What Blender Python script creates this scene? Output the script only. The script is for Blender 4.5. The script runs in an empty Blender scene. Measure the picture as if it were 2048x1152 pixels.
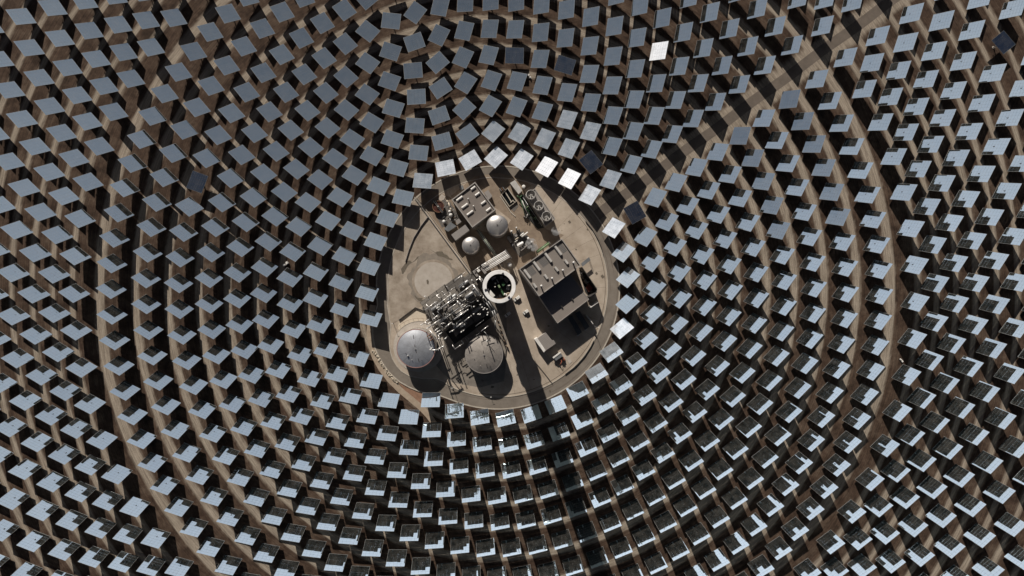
import bpy, math, random
import numpy as np
from mathutils import Matrix, Vector
R = math.radians
SC = bpy.context.scene
COL = SC.collection
# ------------------------------------------------------------------ camera, sky, sun, exposure
SUN_EL, SUN_AZ = R(28.4), R(-19.2)               # azimuth clockwise from +Y
SUN = Vector((math.cos(SUN_EL)*math.sin(SUN_AZ), math.cos(SUN_EL)*math.cos(SUN_AZ), math.sin(SUN_EL)))
MIRROR_Z = 6.1                                    # height of the mirror centres
CAM_Z = 291.1
TARGET_Z = 127.2                                  # receiver, the point every mirror aims at
cam = bpy.data.cameras.new('camera'); camo = bpy.data.objects.new('camera', cam); COL.objects.link(camo)
cam.sensor_width = 36; cam.lens = 36*950/2048; cam.clip_start = 1; cam.clip_end = 30000
cam.shift_x = 0.0095; cam.shift_y = -0.0027
fwd = Vector((0.00896, 0.00476, -1)).normalized()
up = Vector((0, 1, 0)); up = (up - fwd*up.dot(fwd)).normalized(); rt = fwd.cross(up)
m = Matrix((rt, up, -fwd)).transposed().to_4x4(); m.translation = (0, 0, CAM_Z)
camo.matrix_world = m
SC.camera = camo
SC.view_settings.view_transform = 'Standard'; SC.view_settings.look = 'None'
SC.view_settings.exposure = 0.05; SC.view_settings.gamma = 1
W = bpy.data.worlds.new('World'); SC.world = W; W.use_nodes = True
wn = W.node_tree; wn.nodes.clear()
sky = wn.nodes.new('ShaderNodeTexSky'); sky.sky_type = 'NISHITA'; sky.sun_disc = False
sky.sun_elevation = SUN_EL; sky.sun_rotation = SUN_AZ; sky.altitude = 1200; sky.air_density = 0.15; sky.dust_density = 2.5; sky.ozone_density = 1.5
bg = wn.nodes.new('ShaderNodeBackground'); bg.inputs[1].default_value = 0.05
wo = wn.nodes.new('ShaderNodeOutputWorld')
wn.links.new(sky.outputs[0], bg.inputs[0]); wn.links.new(bg.outputs[0], wo.inputs[0])
sl = bpy.data.lights.new('sun', 'SUN'); sl.energy = 5.0; sl.angle = R(0.53); sl.color = (1.0, 0.93, 0.84)
so = bpy.data.objects.new('sun', sl); COL.objects.link(so)
so.rotation_mode = 'QUATERNION'; so.rotation_quaternion = SUN.to_track_quat('Z', 'Y'); so.location = SUN*400

# ------------------------------------------------------------------ survey: where a point of the plan stands in metres
PXM = 0.3
def at(x, y, z=0.0):
    dx, dy = x-996.0, y-574.96
    w = 1/(1-(9.43e-6*dx-5.01e-6*dy)); k = (CAM_Z-z)/285.0
    return Vector((dx*w*PXM*k, -dy*w*PXM*k, z))
U = (at(1100, 500)-at(1000, 500+73.7)).normalized()     # plant grid direction, about 36 degrees
V = Vector((U.y, -U.x, 0))                               # across it, towards the south east

# ------------------------------------------------------------------ materials
def mat(name, col, rough=0.7, metal=0.0, var=0.12, scale=0.35, bump=0.0, bscale=3.0, col2=None, spec=0.4, emit=0):
    M = bpy.data.materials.new(name); M.use_nodes = True; nt = M.node_tree; b = nt.nodes['Principled BSDF']
    b.inputs['Roughness'].default_value = rough; b.inputs['Metallic'].default_value = metal
    b.inputs['Specular IOR Level'].default_value = spec
    c = (*col, 1); c2 = (*(col2 if col2 else [min(1, v*(1-var*2)) for v in col]), 1)
    tc = nt.nodes.new('ShaderNodeTexCoord'); no = nt.nodes.new('ShaderNodeTexNoise')
    no.inputs['Scale'].default_value = scale; no.inputs['Detail'].default_value = 8; no.inputs['Roughness'].default_value = 0.65
    cr = nt.nodes.new('ShaderNodeValToRGB'); cr.color_ramp.elements[0].position = 0.36; cr.color_ramp.elements[1].position = 0.66
    cr.color_ramp.elements[0].color = c2; cr.color_ramp.elements[1].color = c
    nt.links.new(tc.outputs['Object'], no.inputs['Vector']); nt.links.new(no.outputs['Fac'], cr.inputs[0])
    nt.links.new(cr.outputs[0], b.inputs['Base Color'])
    if bump:
        n2 = nt.nodes.new('ShaderNodeTexNoise'); n2.inputs['Scale'].default_value = bscale; n2.inputs['Detail'].default_value = 6
        bp = nt.nodes.new('ShaderNodeBump'); bp.inputs['Strength'].default_value = bump; bp.inputs['Distance'].default_value = 0.3
        nt.links.new(tc.outputs['Object'], n2.inputs['Vector']); nt.links.new(n2.outputs['Fac'], bp.inputs['Height']); nt.links.new(bp.outputs[0], b.inputs['Normal'])
    return M
def ribbed(name, col, col2, pitch, ang):
    """sheet metal roof: ribs running along the direction ang (a colour line and a bump)"""
    M = mat(name, col, 0.55, 0.0, 0.06, 0.25)
    nt = M.node_tree; b = nt.nodes['Principled BSDF']
    tc = nt.nodes.new('ShaderNodeTexCoord'); mp = nt.nodes.new('ShaderNodeMapping'); mp.inputs['Rotation'].default_value = (0, 0, -ang)
    wv = nt.nodes.new('ShaderNodeTexWave'); wv.wave_type = 'BANDS'; wv.bands_direction = 'Y'; wv.inputs['Scale'].default_value = 0.314/pitch
    nt.links.new(tc.outputs['Object'], mp.inputs[0]); nt.links.new(mp.outputs[0], wv.inputs[0])
    mx = nt.nodes.new('ShaderNodeMix'); mx.data_type = 'RGBA'; mx.blend_type = 'MIX'
    old = b.inputs['Base Color'].links[0].from_socket
    mth = nt.nodes.new('ShaderNodeMath'); mth.operation = 'POWER'; mth.inputs[1].default_value = 2.0
    nt.links.new(wv.outputs['Fac'], mth.inputs[0]); nt.links.new(mth.outputs[0], mx.inputs[0])
    nt.links.new(old, mx.inputs[6]); mx.inputs[7].default_value = (*col2, 1); nt.links.new(mx.outputs[2], b.inputs['Base Color'])
    bp = nt.nodes.new('ShaderNodeBump'); bp.inputs['Strength'].default_value = 0.12; bp.inputs['Distance'].default_value = 0.1
    nt.links.new(wv.outputs['Fac'], bp.inputs['Height']); nt.links.new(bp.outputs[0], b.inputs['Normal'])
    return M
GA = math.atan2(U.y, U.x)
M = dict(
    concrete=mat('pale_concrete', (0.47, 0.40, 0.325), 0.85, 0, 0.1, 0.09, 0.25, 1.5, (0.33, 0.27, 0.21)),
    slab=mat('slab_concrete', (0.47, 0.425, 0.375), 0.85, 0, 0.1, 0.22, 0.2, 2.0, (0.38, 0.335, 0.285)),
    kerb=mat('kerb_concrete', (0.50, 0.45, 0.38), 0.85),
    yard=mat('yard_crust', (0.43, 0.37, 0.305), 0.9, 0, 0.1, 0.11, 0.4, 1.5, (0.235, 0.19, 0.145)),
    stain=mat('damp_earth', (0.15, 0.125, 0.095), 0.8, 0, 0.12, 0.8),
    stain2=mat('faint_damp_earth', (0.27, 0.232, 0.19), 0.9, 0, 0.12, 0.35),
    sand=mat('beige_screed', (0.58, 0.50, 0.395), 0.9, 0, 0.05, 0.2),
    accroad=mat('dusty_access_road', (0.165, 0.135, 0.11), 0.95, 0, 0.1, 0.15, 0.2, 3.0, (0.12, 0.098, 0.08)),
    road=mat('worn_asphalt', (0.225, 0.195, 0.163), 0.9, 0, 0.1, 0.12, 0.2, 3.0, (0.165, 0.14, 0.115)),
    dirt=mat('beaten_dirt', (0.40, 0.325, 0.25), 0.95, 0, 0.1, 0.3, 0.3, 2.0, (0.31, 0.24, 0.175)),
    red=mat('red_soil', (0.30, 0.175, 0.115), 0.95, 0, 0.15, 0.5, 0.4, 2.0),
    rock=mat('pale_rock', (0.62, 0.54, 0.43), 0.9, 0, 0.2, 2.0),
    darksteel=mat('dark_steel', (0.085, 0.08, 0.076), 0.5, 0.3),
    steel=mat('galvanised_steel', (0.33, 0.33, 0.33), 0.45, 0.5),
    grating=mat('deck_grating', (0.17, 0.155, 0.14), 0.7, 0.2, 0.2, 1.2),
    grating2=mat('dusty_deck', (0.27, 0.245, 0.215), 0.8, 0.1, 0.2, 1.0),
    alu=mat('aluminium_cladding', (0.80, 0.775, 0.74), 0.32, 0.6, 0.06, 1.0),
    white=mat('white_paint', (0.80, 0.78, 0.74), 0.5),
    bwhite=mat('white_heat_shield', (0.95, 0.94, 0.92), 0.6),
    offwhite=mat('grey_white_paint', (0.55, 0.53, 0.50), 0.55),
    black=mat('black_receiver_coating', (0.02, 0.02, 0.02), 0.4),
    dark=mat('dark_interior', (0.035, 0.034, 0.033), 0.8),
    shaft=mat('tower_concrete', (0.42, 0.39, 0.35), 0.85, 0, 0.1, 0.1),
    green=mat('green_paint', (0.05, 0.125, 0.055), 0.5),
    ltgreen=mat('pale_green_paint', (0.24, 0.32, 0.18), 0.5),
    brown=mat('rusty_liner', (0.22, 0.12, 0.07), 0.8),
    redwater=mat('rust_red_water', (0.10, 0.042, 0.034), 0.3, 0, 0.2, 0.6),
    blackwater=mat('black_water', (0.008, 0.01, 0.01), 0.15),
    grey=mat('grey_roof', (0.27, 0.25, 0.235), 0.8, 0, 0.05, 0.3),
    wall=mat('wall_render', (0.40, 0.37, 0.34), 0.85),
    parapet=mat('parapet_render', (0.36, 0.335, 0.31), 0.8),
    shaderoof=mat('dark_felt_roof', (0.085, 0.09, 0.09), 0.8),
    earth=mat('trodden_earth', (0.285, 0.225, 0.168), 0.95, 0, 0.1, 0.2, 0.3, 2.0, (0.20, 0.152, 0.112)),
    shadecon=mat('shade_toned_concrete', (0.27, 0.24, 0.205), 0.9, 0, 0.1, 0.2, 0.3, 2.0, (0.18, 0.158, 0.135)),
    bluegrey=mat('blue_grey_roof', (0.17, 0.18, 0.19), 0.6),
    orange=mat('orange_paint', (0.36, 0.11, 0.06), 0.5),
    redpaint=mat('red_paint', (0.23, 0.06, 0.045), 0.6),
    glass=mat('dark_glass', (0.02, 0.022, 0.025), 0.1),
    rubber=mat('black_rubber', (0.02, 0.02, 0.02), 0.8),
    roofrib=ribbed('turbine_roof_sheet', (0.245, 0.217, 0.193), (0.225, 0.198, 0.176), 0.9, GA),
    roofrib2=ribbed('lower_roof_sheet', (0.265, 0.233, 0.208), (0.225, 0.198, 0.177), 1.0, GA),
    roofribd=ribbed('dark_roof_sheet', (0.165, 0.155, 0.147), (0.11, 0.105, 0.10), 0.9, GA),
    kioskroof=ribbed('kiosk_roof_sheet', (0.30, 0.275, 0.255), (0.22, 0.20, 0.185), 0.8, GA+R(90)),
    workroof=mat('workshop_roof_membrane', (0.215, 0.185, 0.165), 0.85, 0, 0.05, 0.15, 0.1, 3, (0.185, 0.16, 0.142)),
    tankmetal=mat('brushed_tank_cladding', (0.60, 0.58, 0.56), 0.38, 0.75, 0.08, 0.4),
    coldroof=mat('cold_tank_roof_metal', (0.74, 0.77, 0.82), 0.36, 0.7, 0.1, 0.35),
    hotroof=mat('hot_tank_roof_metal', (0.45, 0.41, 0.37), 0.5, 0.45, 0.15, 0.3),
    rim=mat('faded_red_rim', (0.36, 0.20, 0.18), 0.6),
    back=mat("mirror_back_paint", (0.04, 0.039, 0.037), 0.6),
    trussm=mat('truss_steel', (0.05, 0.049, 0.047), 0.6, 0.2),
    edge=mat('mirror_edge', (0.22, 0.225, 0.225), 0.5, 0.3),
)
# the mirror: silvered low iron glass under a film of dust (whiter versions: sun glare painted in as diffuse colour)
def mirror_mat(name, d0, d1, dust_glare):
    mm = bpy.data.materials.new(name); mm.use_nodes = True; nt = mm.node_tree; b = nt.nodes['Principled BSDF']
    b.inputs['Metallic'].default_value = 1; b.inputs['Roughness'].default_value = 0.0; b.inputs['Base Color'].default_value = (0.71, 0.90, 0.985, 1)
    df = nt.nodes.new('ShaderNodeBsdfDiffuse'); df.inputs[0].default_value = (*dust_glare, 1)
    mx = nt.nodes.new('ShaderNodeMixShader'); tc = nt.nodes.new('ShaderNodeTexCoord'); no = nt.nodes.new('ShaderNodeTexNoise'); no.inputs['Scale'].default_value = 0.3; no.inputs['Detail'].default_value = 8
    oi = nt.nodes.new('ShaderNodeObjectInfo'); ml = nt.nodes.new('ShaderNodeMath'); ml.operation = 'MULTIPLY'; ml.inputs[1].default_value = 500
    va = nt.nodes.new('ShaderNodeVectorMath'); va.operation = 'ADD'
    mr = nt.nodes.new('ShaderNodeMapRange'); mr.inputs[1].default_value = 0.3; mr.inputs[2].default_value = 0.72; mr.inputs[3].default_value = d0; mr.inputs[4].default_value = d1
    L = nt.links.new
    L(oi.outputs['Random'], ml.inputs[0]); L(tc.outputs['Object'], va.inputs[0]); L(ml.outputs[0], va.inputs[1]); L(va.outputs[0], no.inputs['Vector'])
    L(no.outputs['Fac'], mr.inputs[0]); L(mr.outputs[0], mx.inputs[0]); L(b.outputs[0], mx.inputs[1]); L(df.outputs[0], mx.inputs[2]); L(mx.outputs[0], nt.nodes['Material Output'].inputs[0])
    return mm
M['mirror'] = mirror_mat('silvered_mirror', 0.004, 0.045, (0.62, 0.58, 0.52))
M['mirror_d1'] = mirror_mat('faint_glare_mirror', 0.10, 0.26, (0.76, 0.80, 0.86))
M['mirror_d2'] = mirror_mat('glare_mirror', 0.32, 0.62, (0.80, 0.85, 0.93))
M['mirror_d3'] = mirror_mat('white_glare_mirror', 0.74, 1.0, (0.86, 0.90, 0.97))

# ------------------------------------------------------------------ mesh helpers
class MB:
    def __init__(s): s.v = []; s.f = []; s.m = []
    def add(s, vs, fs, mi=0):
        o = len(s.v); s.v += [tuple(p) for p in vs]; s.f += [tuple(i+o for i in f) for f in fs]; s.m += [mi]*len(fs); return s
    def box(s, c, size, ux=None, mi=0, uz=None):
        c = Vector(c); ux = Vector(ux).normalized() if ux is not None else Vector((1, 0, 0))
        uz = Vector(uz).normalized() if uz is not None else Vector((0, 0, 1)); uy = uz.cross(ux).normalized()
        a, b_, d = ux*size[0]/2, uy*size[1]/2, uz*size[2]/2
        vs = [c+sx*a+sy*b_+sz*d for sz in (-1, 1) for sx, sy in ((-1, -1), (1, -1), (1, 1), (-1, 1))]
        return s.add(vs, [(0, 3, 2, 1), (4, 5, 6, 7), (0, 1, 5, 4), (1, 2, 6, 5), (2, 3, 7, 6), (3, 0, 4, 7)], mi)
    def prism(s, poly, z0, z1, mi=0, top=None):
        n = len(poly)
        ar = sum(poly[i][0]*poly[(i+1) % n][1]-poly[(i+1) % n][0]*poly[i][1] for i in range(n))
        if ar < 0: poly = poly[::-1]
        vs = [(p[0], p[1], z0) for p in poly]+[(p[0], p[1], z1) for p in poly]
        s.add(vs, [(i, (i+1) % n, n+(i+1) % n, n+i) for i in range(n)]+[tuple(range(n-1, -1, -1))], mi)
        o = len(s.v)-n; s.f.append(tuple(range(o, o+n))); s.m.append(mi if top is None else top); return s
    def sheet(s, poly, z, mi=0):
        n = len(poly); ar = sum(poly[i][0]*poly[(i+1) % n][1]-poly[(i+1) % n][0]*poly[i][1] for i in range(n))
        if ar < 0: poly = poly[::-1]
        return s.add([(p[0], p[1], z) for p in poly], [tuple(range(n))], mi)
    def cyl(s, c, z0, z1, r, n=24, r2=None, mi=0, cap=True):
        r2 = r if r2 is None else r2
        A = [2*math.pi*i/n for i in range(n)]
        vs = [(c[0]+r*math.cos(a), c[1]+r*math.sin(a), z0) for a in A]+[(c[0]+r2*math.cos(a), c[1]+r2*math.sin(a), z1) for a in A]
        fs = [(i, (i+1) % n, n+(i+1) % n, n+i) for i in range(n)]
        if cap: fs += [tuple(range(n-1, -1, -1)), tuple(range(n, 2*n))]
        return s.add(vs, fs, mi)
    def lathe(s, c, prof, n=48, mi=0):
        """prof: list of (radius, z) from bottom/outside; closed if it ends on the axis"""
        vs = []; k = len(prof)
        for i in range(n):
            a = 2*math.pi*i/n
            vs += [(c[0]+r*math.cos(a), c[1]+r*math.sin(a), z) for r, z in prof]
        fs = [(i*k+j, ((i+1) % n)*k+j, ((i+1) % n)*k+j+1, i*k+j+1) for i in range(n) for j in range(k-1)]
        return s.add(vs, fs, mi)
    def tube(s, p0, p1, r, n=8, mi=0, cap=True):
        p0, p1 = Vector(p0), Vector(p1); d = (p1-p0).normalized()
        a = d.orthogonal().normalized(); b_ = d.cross(a)
        vs = [p+r*(math.cos(2*math.pi*i/n)*a+math.sin(2*math.pi*i/n)*b_) for p in (p0, p1) for i in range(n)]
        fs = [(i, (i+1) % n, n+(i+1) % n, n+i) for i in range(n)]
        if cap: fs += [tuple(range(n-1, -1, -1)), tuple(range(n, 2*n))]
        return s.add(vs, fs, mi)
    def pipe(s, pts, r, n=8, mi=0):
        for a, b_ in zip(pts, pts[1:]): s.tube(a, b_, r, n, mi)
        for p in pts[1:-1]: s.ball(p, r*1.12, 6, mi)
        return s
    def ball(s, c, r, n=8, mi=0, sz=1.0, half=False):
        c = Vector(c); rows = n//2 if not half else n//4+1
        prof = []
        k = max(3, n//2)
        for j in range(k+1):
            t = -math.pi/2+math.pi*j/k if not half else math.pi/2*j/k
            prof.append((max(1e-4, r*math.cos(t)), c.z+r*sz*math.sin(t)))
        return s.lathe((c.x, c.y), prof, n, mi)
    def capsule(s, p0, p1, r, n=12, mi=0):
        p0, p1 = Vector(p0), Vector(p1); d = (p1-p0).normalized(); a = d.orthogonal().normalized(); b_ = d.cross(a)
        rings = [(p0-d*r*.6, .35), (p0-d*r*.35, .75), (p0, 1), (p1, 1), (p1+d*r*.35, .75), (p1+d*r*.6, .35)]
        vs = [c+r*q*(math.cos(2*math.pi*i/n)*a+math.sin(2*math.pi*i/n)*b_) for c, q in rings for i in range(n)]
        fs = [(k*n+i, k*n+(i+1) % n, (k+1)*n+(i+1) % n, (k+1)*n+i) for k in range(5) for i in range(n)]
        fs += [tuple(range(n-1, -1, -1)), tuple(range(5*n, 6*n))]
        return s.add(vs, fs, mi)
    def build(s, name, mats, parent=None, smooth=False, origin=None):
        if parent is not None: o0 = Vector(parent.get('_o', (0, 0, 0)))
        else: o0 = Vector(origin) if origin is not None else Vector((0, 0, 0))
        me = bpy.data.meshes.new(name); me.from_pydata([tuple(Vector(p)-o0) for p in s.v], [], s.f)
        for x in (mats if isinstance(mats, (list, tuple)) else [mats]): me.materials.append(M[x] if isinstance(x, str) else x)
        if any(s.m): me.polygons.foreach_set('material_index', s.m)
        if smooth: me.polygons.foreach_set('use_smooth', [len(f) <= 4 for f in s.f])
        me.update()
        ob = bpy.data.objects.new(name, me); COL.objects.link(ob)
        if parent is not None: ob.parent = parent
        else: ob.location = o0
        ob['_o'] = tuple(o0)
        return ob
def tag(o, label, cat, group=None, kind=None):
    if label: o['label'] = label
    if cat: o['category'] = cat
    if group: o['group'] = group
    if kind: o['kind'] = kind
    return o
def thing(name, label, cat, loc, group=None):
    o = bpy.data.objects.new(name, None); COL.objects.link(o); o.empty_display_size = 1
    o.location = loc; o['_o'] = tuple(loc); return tag(o, label, cat, group)
def struct(ob): ob['kind'] = 'structure'; return ob
def P(pts, z=0): return [at(x, y, z) for x, y in pts]
def inset(poly, d):
    n = len(poly); c = sum((Vector((p[0], p[1])) for p in poly), Vector((0, 0)))/n; out = []
    poly = [Vector((p[0], p[1])) for p in poly]
    ar = sum(poly[i].x*poly[(i+1) % n].y-poly[(i+1) % n].x*poly[i].y for i in range(n)); sg = 1 if ar > 0 else -1
    for i in range(n):
        a, b_, e = poly[i-1], poly[i], poly[(i+1) % n]
        n1 = Vector((-(b_-a).y, (b_-a).x)).normalized()*sg; n2 = Vector((-(e-b_).y, (e-b_).x)).normalized()*sg
        k = (n1+n2); k = k/max(0.3, k.dot(n1)) if k.length > 1e-6 else n1
        out.append(b_+k*d)
    return out
random.seed(7)

# ------------------------------------------------------------------ the ground
RINGS = [  # apparent radius, first bearing, pitch (degrees, clockwise from east), first and last index
    (261.1, 332.67, 11.399, 0, 30), (313.0, 331.26, 9.5796, 0, 36), (364.2, 330.21, 8.2604, 0, 42), (415.2, 322.29, 7.1133, 1, 50),
    (466.3, 322.38, 6.3608, 1, 56), (519.0, 322.62, 5.658, 1, 63), (575.0, 322.82, 5.0952, 1, 70), (634.6, 322.86, 4.6368, 1, 77),
    (699.0, 322.95, 4.2029, 1, 85), (767.5, 323.02, 3.803, 1, 94), (840.5, 326.48, 5.0663, 0, 70), (880.1, 323.94, 5.0663, 1, 70),
    (919.4, 326.47, 5.0663, 0, 70), (960.6, 323.92, 5.0663, 1, 70), (1002.1, 326.47, 5.0663, 0, 70), (1046.0, 323.92, 5.0663, 1, 70),
    (1090.0, 326.44, 5.0663, 0, 70), (1137.2, 324.0, 5.0663, 1, 70), (1185.0, 326.5, 5.0663, 0, 70), (1234.0, 324.0, 5.0663, 1, 70)]
rr = [r[0]*PXM for r in RINGS]
lanes = [(0.5*(a+b_)+(0 if i < 5 else 1.1), 1.7 if i < 5 else (2.2 if i < 9 else (3.0 if i == 9 else 1.6))) for i, (a, b_) in enumerate(zip(rr, rr[1:]))]
lanes.insert(0, (rr[0]-6.2, 2.2))
NA = 720
rad = np.concatenate([[0.01], np.arange(20, 60, 5), np.arange(62, 372, 1.1), [380, 400, 430, 480, 560, 700, 1000, 1600, 3000, 6000, 12000]])
th = np.linspace(0, 2*np.pi, NA, endpoint=False)
RR, TT = np.meshgrid(rad, th, indexing='ij')
X, Y = RR*np.cos(TT), RR*np.sin(TT)
wob = 0.45*np.sin(TT*23+1)+0.35*np.sin(TT*57+RR*.3)+0.3*np.sin(TT*141+2)+0.25*np.sin(TT*331+RR*1.7)
lane = np.zeros_like(RR)
for lr, hw in lanes: lane = np.maximum(lane, np.clip((hw+wob*0.45-np.abs(RR-lr-0.3*np.sin(TT*7+lr)))/0.9+0.5, 0, 1))
ra = R(36.1); dperp = np.abs(-X*math.sin(ra)+Y*math.cos(ra)); dal = X*math.cos(ra)+Y*math.sin(ra)
lane = np.maximum(lane, np.where(dal > 70, np.clip((7.5+wob-dperp)/1.5+.5, 0, 1), 0))
nv = X.size; co = np.zeros((nv, 3)); co[:, 0] = X.ravel(); co[:, 1] = Y.ravel()
rngn = np.random.default_rng(3)
i0 = (np.arange(len(rad)-1)[:, None]*NA+np.arange(NA)[None]); j = (np.arange(NA)+1) % NA
i1 = np.arange(len(rad)-1)[:, None]*NA+j[None]
quads = np.stack([i0, i0+NA, i1+NA, i1], -1).reshape(-1, 4)
def npmesh(name, co, quads, mats, midx=None):
    me = bpy.data.meshes.new(name); me.vertices.add(len(co)); me.vertices.foreach_set('co', np.asarray(co, np.float32).ravel())
    me.loops.add(quads.size); me.loops.foreach_set('vertex_index', quads.astype(np.int32).ravel())
    me.polygons.add(len(quads)); me.polygons.foreach_set('loop_start', np.arange(0, quads.size, quads.shape[1], dtype=np.int32))
    if midx is not None: me.polygons.foreach_set('material_index', midx.astype(np.int32))
    for x in mats: me.materials.append(x)
    me.polygons.foreach_set('use_smooth', np.zeros(len(quads), bool))
    me.update(calc_edges=True); me.validate(); return me
gm = bpy.data.materials.new('desert_ground'); gm.use_nodes = True; nt = gm.node_tree; b = nt.nodes['Principled BSDF']; b.inputs['Roughness'].default_value = 0.95; b.inputs['Specular IOR Level'].default_value = 0.15
N = nt.nodes.new; L = nt.links.new
tc = N('ShaderNodeTexCoord'); sp = N('ShaderNodeSeparateXYZ'); L(tc.outputs['Object'], sp.inputs[0])
ln = N('ShaderNodeVectorMath'); ln.operation = 'LENGTH'; L(tc.outputs['Object'], ln.inputs[0])
an = N('ShaderNodeMath'); an.operation = 'ARCTAN2'; L(sp.outputs[1], an.inputs[0]); L(sp.outputs[0], an.inputs[1])
cb = N('ShaderNodeCombineXYZ'); ms = N('ShaderNodeMath'); ms.operation = 'MULTIPLY'; ms.inputs[1].default_value = 22; L(an.outputs[0], ms.inputs[0])
L(ln.outputs['Value'], cb.inputs[0]); L(ms.outputs[0], cb.inputs[1])
st = N('ShaderNodeTexNoise'); st.inputs['Scale'].default_value = 0.8; st.inputs['Detail'].default_value = 9; st.inputs['Roughness'].default_value = 0.7; L(cb.outputs[0], st.inputs['Vector'])
n1 = N('ShaderNodeTexNoise'); n1.inputs['Scale'].default_value = 0.12; n1.inputs['Detail'].default_value = 10; n1.inputs['Roughness'].default_value = 0.68; L(tc.outputs['Object'], n1.inputs['Vector'])
def ramp(src, p0, c0, p1, c1, mid=None):
    r = N('ShaderNodeValToRGB'); e = r.color_ramp.elements; e[0].position = p0; e[1].position = p1; e[0].color = (*c0, 1); e[1].color = (*c1, 1)
    if mid: q = e.new(mid[0]); q.color = (*mid[1], 1)
    L(src, r.inputs[0]); return r.outputs[0]
soil = ramp(n1.outputs['Fac'], 0.36, (0.045, 0.029, 0.021), 0.66, (0.130, 0.094, 0.070), (0.5, (0.082, 0.054, 0.039)))
lanec = ramp(st.outputs['Fac'], 0.33, (0.20, 0.163, 0.127), 0.66, (0.42, 0.36, 0.29))
tyc = N('ShaderNodeMath'); tyc.operation = 'SINE'; tym = N('ShaderNodeMath'); tym.operation = 'MULTIPLY_ADD'; tym.inputs[1].default_value = 5.2; L(ln.outputs['Value'], tym.inputs[0])
wv_ = N('ShaderNodeTexNoise'); wv_.inputs['Scale'].default_value = 0.035; wv_.inputs['Detail'].default_value = 3; L(tc.outputs['Object'], wv_.inputs['Vector'])
wm = N('ShaderNodeMath'); wm.operation = 'MULTIPLY'; wm.inputs[1].default_value = 26; L(wv_.outputs['Fac'], wm.inputs[0]); L(wm.outputs[0], tym.inputs[2]); L(tym.outputs[0], tyc.inputs[0])
tyr = ramp(tyc.outputs[0], 0.55, (1, 1, 1), 0.95, (0.66, 0.65, 0.64))
fg = N('ShaderNodeTexNoise'); fg.inputs['Scale'].default_value = 1.9; fg.inputs['Detail'].default_value = 8; fg.inputs['Roughness'].default_value = .75; L(tc.outputs['Object'], fg.inputs['Vector'])
grit = ramp(fg.outputs['Fac'], 0.38, (0.70, 0.69, 0.68), 0.60, (1.12, 1.12, 1.12))
soil2 = ramp(st.outputs['Fac'], 0.36, (0.5, 0.5, 0.5), 0.62, (1.15, 1.13, 1.1))
mu = N('ShaderNodeMix'); mu.data_type = 'RGBA'; mu.blend_type = 'MULTIPLY'; mu.inputs[0].default_value = 0.8; L(soil, mu.inputs[6]); L(soil2, mu.inputs[7])
at_ = N('ShaderNodeAttribute'); at_.attribute_name = 'lane'
mx = N('ShaderNodeMix'); mx.data_type = 'RGBA'; L(at_.outputs['Fac'], mx.inputs[0]); L(mu.outputs[2], mx.inputs[6]); L(lanec, mx.inputs[7]); m3 = N('ShaderNodeMix'); m3.data_type = 'RGBA'; m3.blend_type = 'MULTIPLY'; m3.inputs[0].default_value = 0.55; L(mx.outputs[2], m3.inputs[6]); L(tyr, m3.inputs[7])
m4 = N('ShaderNodeMix'); m4.data_type = 'RGBA'; m4.blend_type = 'MULTIPLY'; m4.inputs[0].default_value = 0.8; L(m3.outputs[2], m4.inputs[6]); L(grit, m4.inputs[7]); L(m4.outputs[2], b.inputs['Base Color'])
bp = N('ShaderNodeBump'); bp.inputs['Strength'].default_value = 0.5; bp.inputs['Distance'].default_value = 0.4
ad = N('ShaderNodeMath'); ad.operation = 'ADD'; L(st.outputs['Fac'], ad.inputs[0]); L(n1.outputs['Fac'], ad.inputs[1]); L(ad.outputs[0], bp.inputs['Height']); L(bp.outputs[0], b.inputs['Normal'])
gme = npmesh('ground', co, quads, [gm])
a = gme.attributes.new('lane', 'FLOAT', 'POINT'); a.data.foreach_set('value', lane.ravel().astype(np.float32))
g = bpy.data.objects.new('ground', gme); COL.objects.link(g); struct(g)

def arc(r, a0, a1, n):    # apparent radius and bearings in the plan, at ground level
    return [(996+r*math.cos(R(a0+(a1-a0)*i/n)), 575+r*math.sin(R(a0+(a1-a0)*i/n))) for i in range(n+1)]
inner = arc(219, -90, 117, 70)+[(888, 763), (872, 757), (845, 757), (819, 752), (803, 742), (793, 731), (785, 717), (781, 703), (779, 688), (779, 676), (782, 652), (778, 630), (775, 610)]+arc(220.5, 174, 268, 30)
outer = arc(243, -90, 112, 70)+[(880, 791), (858, 788), (838, 782), (820, 775), (800, 764), (788, 754), (778, 744), (767, 729), (757, 712), (750, 696), (746, 675), (745, 655), (748, 634)]+arc(243, 172, 268, 30)
struct(MB().prism(P(outer), 0.0-.3, 0.03).build('ring_road', 'road'))
struct(MB().prism(P(inner), 0.0-.3, 0.12).build('plant_pavement', 'concrete'))
def strip(pts, w, z0, z1, mb=None, closed=False, mi=0):
    mb = mb or MB(); pts = [Vector((p[0], p[1], 0)) for p in pts]; n = len(pts)
    L_, R_ = [], []
    for i, p in enumerate(pts):
        a = pts[i-1] if i or closed else p; c = pts[(i+1) % n] if i < n-1 or closed else p
        d = (c-a).normalized(); q = Vector((-d.y, d.x, 0)); L_.append(p+q*w/2); R_.append(p-q*w/2)
    for i in range(n if closed else n-1):
        k = (i+1) % n
        vs = [L_[i], R_[i], R_[k], L_[k]]
        mb.add([(v.x, v.y, z0) for v in vs]+[(v.x, v.y, z1) for v in vs], [(7, 6, 5, 4), (0, 1, 5, 4), (1, 2, 6, 5), (2, 3, 7, 6), (3, 0, 4, 7)], mi)
    return mb
struct(strip(P(inner), 0.5, 0, 0.27, closed=True).build('inner_kerb', 'kerb'))
struct(strip(P(outer), 0.7, 0, 0.16, closed=True).build('outer_kerb', 'kerb'))
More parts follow.
